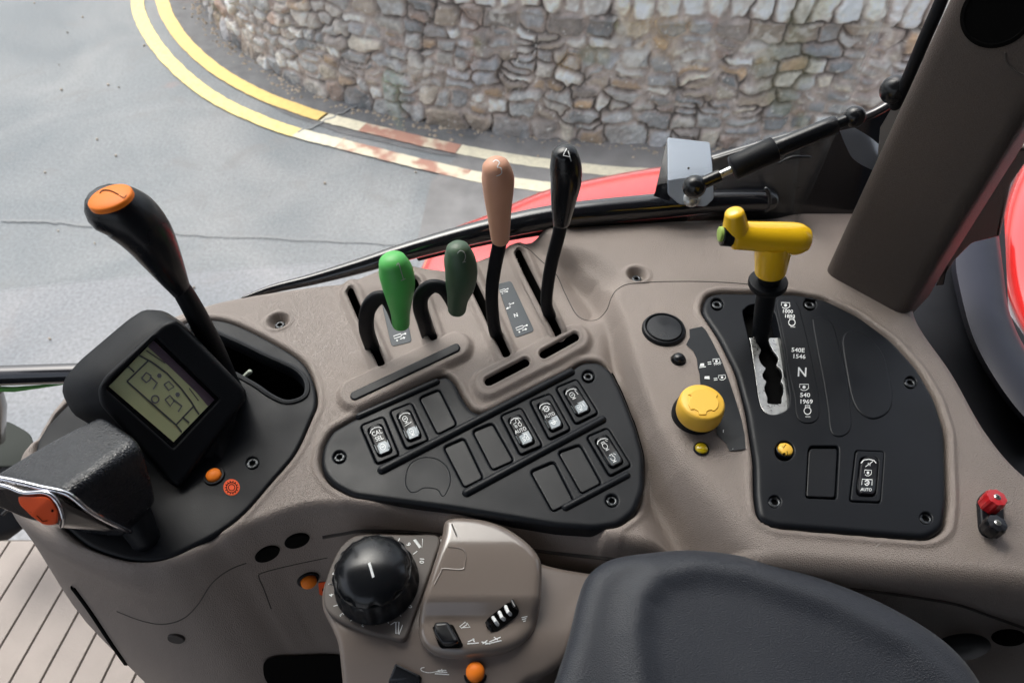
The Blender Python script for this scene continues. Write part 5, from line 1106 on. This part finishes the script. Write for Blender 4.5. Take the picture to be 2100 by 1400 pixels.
# hump
hp_ = c7([(1096, 180), (1110, 100), (1150, 76), (1230, 74), (1330, 88), (1430, 125), (1530, 192), (1598, 268), (1614, 330), (1612, 440), (1600, 530), (1565, 630), (1480, 700), (1350, 735), (1180, 748), (1050, 730), (985, 680), (965, 600), (985, 500), (1022, 400), (1062, 290)])
hs2 = resamp(np.vstack([spline(hp_, True, 6), spline(hp_, True, 6)[:1]]), 240)[:-1]; rg = np.array([atz(p[0], p[1], ZPd + .002) for p in hs2]); yr = atz(1000, 1150, ZPd)[1]
def htop(p):
    y = p[1]; return .010 + .006 * float(sst(.145, .20, y)) - .0075 * float(sst(.165, .150, y)) - .03 * max(0, p[0] - .005)
mb = MB(); pad(mb, rg, (0, 0, 1), htop, .006, -.01, 26, 7, centre=list(atz(990, 1240, ZPd + .002))); ho = mb.build('hump', M_['podg'], cp, angle=60); MH = surf(mb)
S = spline(c7([(1125, 180), (1190, 190), (1215, 215), (1212, 275), (1195, 300), (1100, 296), (1088, 310), (1052, 380)]), False, 5); mb = MB(); tube(mb, [MH(x, y, -.0001) for x, y in S], .0006, seg=8, cap=False); mb.build('catch_outline', M_['podg'], cp)
# thumbwheel
ell = capsule(*[np.array(c7([q])[0]) for q in ((1365, 585), (1452, 515))], 17); mb = MB(); fill(mb, ell, MH, .0004); wo = mb.build('wheel_slot', M_['hole'], cp, smooth=False)
for k in range(5):
    c = c7([(1340 + 33 * k, 600 - 29 * k)])[0]; d = nrm([1, 1.6]) * 9; mb = MB(); a, b = MH(c[0] - d[0], c[1] - d[1], .0005), MH(c[0] + d[0], c[1] + d[1], .0005); m_ = MH(c[0], c[1], .003)
    tube(mb, [a, m_, b], .0011, seg=10); mb.build('wheel_rib', M_['white' if k in (1, 2, 3) else 'blkg'], wo)
# rocker toggle
def hpad(pts, up, name, m, par, bev=.0015):
    rg = np.array([MH(p[0], p[1], 0) for p in pts]); n = nrm(MH.nn(*np.mean(pts, 0))); mb = MB(); slab(mb, rg, n, up, -.004, bev, 4); return mb.build(name, M_[m], par), mb
hpad(rpoly(c7([(1040, 600), (1150, 588), (1205, 700), (1190, 712), (1090, 715), (1075, 700)]), 5), .0008, 'toggle_recess', 'hole', cp, .0004)
hpad(rpoly(c7([(1055, 592), (1128, 588), (1188, 692), (1150, 706), (1095, 706), (1050, 640)]), 7), .006, 'toggle', 'blkg', cp, .002)
w_ = MB(); MHo = lambda x, y, off=0: MH(x, y, off)
stroke(w_, c7([(1185, 600), (1215, 575), (1222, 590), (1195, 608)]), 1.8, MHo, closed=True); stroke(w_, c7([(1222, 580), (1240, 603), (1205, 605)]), 1.5, MHo)
for a, b in (((1225, 690), (1285, 685)), ((1228, 680), (1262, 665)), ((1255, 662), (1262, 680)), ((1305, 690), (1330, 672)), ((1318, 692), (1405, 672)), ((1340, 680), (1400, 655)), ((1365, 655), (1385, 670)), ((1300, 680), (1345, 690)), ((1510, 552), (1540, 545)), ((1512, 562), (1535, 556)), ((1518, 572), (1532, 568))): stroke(w_, c7([a, b]), 2.0, MHo)
w_.build('pod_symbols', M_['white'], cp, smooth=False)
# lower part of the pod
mb_b = None
PLo = hz(ZPd - .012)
p = PLo(*c7([(1268, 842)])[0]); button('push_button', p, (0, -.15, 1), r_at(p, 19), M_['orange'], M_['blk'], 'round orange push button low on the pod at the bottom edge', 'push button', dome=.5, h=.006, rb=1.25)
w_ = MB(); bo_ = [o for o in cp.children if o.name.startswith('body_shell')][0]; MBd = surf(BVHTree.FromPolygons([v.co + Vector(WL[bo_.name]) for v in bo_.data.vertices], [tuple(f.vertices) for f in bo_.data.polygons]))
stroke(w_, spline(c7([(1000, 812), (982, 818), (990, 832), (1030, 840), (1090, 828)]), False, 4), 1.6, MBd, .0004)
for a, b in (((1060, 835), (1120, 838)), ((1070, 828), (1115, 828)), ((1055, 845), (1130, 850)), ((1090, 820), (1095, 835))): stroke(w_, c7([a, b]), 2.2, MBd, .0004)
w_.build('pod_symbols', M_['white'], cp, smooth=False)
mb = MB(); rg = np.array([MBd(p[0], p[1], 0) for p in rpoly(c7([(848, 795), (985, 862), (975, 1000), (800, 1000), (815, 880)]), 4)]); slab(mb, rg, (0, 0, 1), .002, -.004, .001, 2); mb.build('lower_switch', M_['blkg'], cp)

# ================================================================ floor, left clutter, unseen cab shell added for shade
ZF = 1.50
fl = MB(); slab(fl, np.array([(-1.15, -.6, ZF), (.6, -.6, ZF), (.6, .40, ZF), (-.60, .45, ZF), (-.80, .535, ZF), (-1.15, .535, ZF)]), (0, 0, 1), -.004, -.06, .003, 2); ft = thing('cab_floor', 'beige ribbed rubber mat on the cab floor at the lower left', 'floor mat', (-.4, -.2, ZF))
fl.build('mat_base', mat('mat_groove', (.10, .088, .075), .8), ft)
a, b = atz(124, 1216, ZF), atz(19, 1400, ZF); d = nrm(b - a); q_ = np.cross(d, [0, 0, 1]); a2 = atz(193, 1306, ZF); sp_ = abs(np.dot(a2 - a, q_)) / 2.0; sg = 1 if np.dot(a2 - a, q_) > 0 else -1
mb = MB()
for k in range(-9, 16):
    e = []
    for s in (-1, 1):
        l0 = a + q_ * sg * (sp_ * (k + .5) + s * (sp_ / 2 - .0016)); t0 = (.53 - l0[1]) / d[1]; t1 = (-.58 - l0[1]) / d[1]; e.append((l0 + d * t0, l0 + d * t1))
    slab(mb, np.array([e[0][0], e[1][0], e[1][1], e[0][1]]), (0, 0, 1), .001, -.006, .002, 2)
mb.build('mat_ribs', M_['mato'], ft)
rl = thing('grab_rail', 'glossy black horizontal rail left of the display', 'rail', atz(60, 770, 2.05))
mb = MB(); tube(mb, [atz(-260, 775, 2.02), atz(-60, 772, 2.02), atz(60, 768, 2.02), atz(190, 764, 2.02), atz(300, 770, 2.02)], .0112, seg=24); mb.build('rail_tube', M_['paint'], rl)
mb = MB(); tube(mb, [atz(-260, 802, 2.005), atz(-40, 797, 2.005), atz(30, 798, 2.005), atz(85, 792, 2.005), atz(130, 786, 2.005)], [.003, .003, .003, .002, .0015], seg=12); mb.build('green_reflection', mat('reflection_green', (.05, .2, .03), .6), rl)  # thin green tube put in for a likely coat reflection
pd_ = thing('pedal_cluster', 'dark pedals and grey bracket in the footwell at the far left edge', 'pedals', atz(10, 1000, 1.75))
mb = hull([atz(-60, 850, 1.78), atz(20, 862, 1.78), atz(62, 885, 1.78), atz(74, 905, 1.78), atz(40, 960, 1.78), atz(-60, 960, 1.78), atz(0, 900, 1.70)], .006, 4); mb.build('bracket', mat('grey_green_metal', (.035, .04, .036), .8, spec=.15), pd_, angle=60)
mb = hull([atz(-80, 930, 1.72), atz(30, 940, 1.72), atz(60, 1000, 1.70), atz(60, 1080, 1.66), atz(20, 1110, 1.62), atz(-80, 1120, 1.6), atz(-20, 1020, 1.6)], .006, 3); mb.build('pedal_block', M_['blkm'], pd_, angle=60)
mb = MB()
for k in range(5): tube(mb, [atz(-30 + 9 * k, 1010 + 26 * k - 60, 1.735 - k * .006), atz(22 + 7 * k, 945 + 26 * k - 40, 1.735 - k * .006)], .0024, seg=8)
mb.build('pedal_rib', M_['blkg'], pd_)
mb = MB(); tube(mb, [atz(-12, 800, 2.0), atz(-2, 830, 1.95), atz(-4, 900, 1.85)], [.008, .008, .008], seg=16); mb.build('column', M_['gend'], pd_)
def bx(x0, x1, y0, y1, z0, z1): return hull([(x, y, z) for x in (x0, x1) for y in (y0, y1) for z in (z0, z1)], .01, 2)
cb_ = thing('cab_shade_shell', 'unseen cab roof and panels added around the camera to shade the console', 'tractor cab', (0, -.2, 3.06))  # unseen enclosure built to shade the console
bx(-1.15, 1.0, -.80, .50, 2.93, 3.0).build('roof', M_['roof'], cb_)  # out of view, lowered to darken the operator side
bx(-.05, 1.0, -.62, -.57, 1.4, 2.95).build('door_light_block', M_['roof'], cb_)  # unseen opaque wall, in place of a body blocking light from behind
bx(.95, 1.0, -1.0, .4, 1.4, 3.06).build('rear_panel', M_['roof'], cb_)
bx(-1.15, -1.07, -1.05, -.95, 1.4, 3.06).build('door_post', M_['roof'], cb_)
bx(-1.15, -1.10, -.95, .42, 1.3, 1.75).build('front_bulkhead', M_['roof'], cb_)
bx(-1.1, -.68, -.55, .10, 1.5, 2.12).build('dash_light_block', M_['blkm'], cb_)  # unseen block added to cut light from the windscreen opening
bx(-1.15, 1.0, .44, .47, 2.85, 2.94).build('header_light_block', M_['roof'], cb_)  # unseen strip added above the window to darken the panels
st_ = thing('unseen_seat', 'unseen dark seat behind the camera, added to block light', 'seat', (.25, -.3, 1.6))  # out of view, added as a light blocker
bx(-.05, .5, -.55, .0, 1.85, 2.0).build('seat_cushion', M_['cushion'], st_); bx(.5, .62, -.55, .0, 1.95, 2.75).build('backrest', M_['cushion'], st_); bx(.0, .45, -.45, -.1, 1.5, 1.85).build('seat_base', M_['blkm'], st_)

# leaf litter and grit on the road
lm = MB()
for k in range(80):
    x, y = random.uniform(-4.5, 1.5), random.uniform(1.8, 7); s = random.uniform(.004, .012); a0 = random.uniform(0, 6.28); n_ = random.choice((4, 5, 6))
    rg = [(x + s * random.uniform(.6, 1) * math.cos(a0 + q * 6.283 / n_), y + s * random.uniform(.5, 1) * math.sin(a0 + q * 6.283 / n_), .013 + random.uniform(0, .002)) for q in range(n_)]; lm.add(rg + [(p[0], p[1], .002) for p in rg], [tuple(range(n_))] + [(q, (q + 1) % n_, n_ + (q + 1) % n_, n_ + q) for q in range(n_)])
for k in range(700):
    i = random.randrange(60, len(WS) - 1); f = random.random(); p = WS[i] * f + WS[i + 1] * (1 - f); x, y = p[0] + random.uniform(-.12, .06), p[1] - abs(random.gauss(.04, .05)); s = random.uniform(.006, .02)
    lm.add([(x - s, y, .004), (x, y - s, .004), (x + s, y, .004), (x, y + s, .004), (x, y, .004 + s * .8)], [(0, 1, 4), (1, 2, 4), (2, 3, 4), (3, 0, 4)])
lm.build('litter', mat('leaf_grit', (.42, .34, .26), .8, var=.5, vscale=6), kind='stuff', smooth=False)
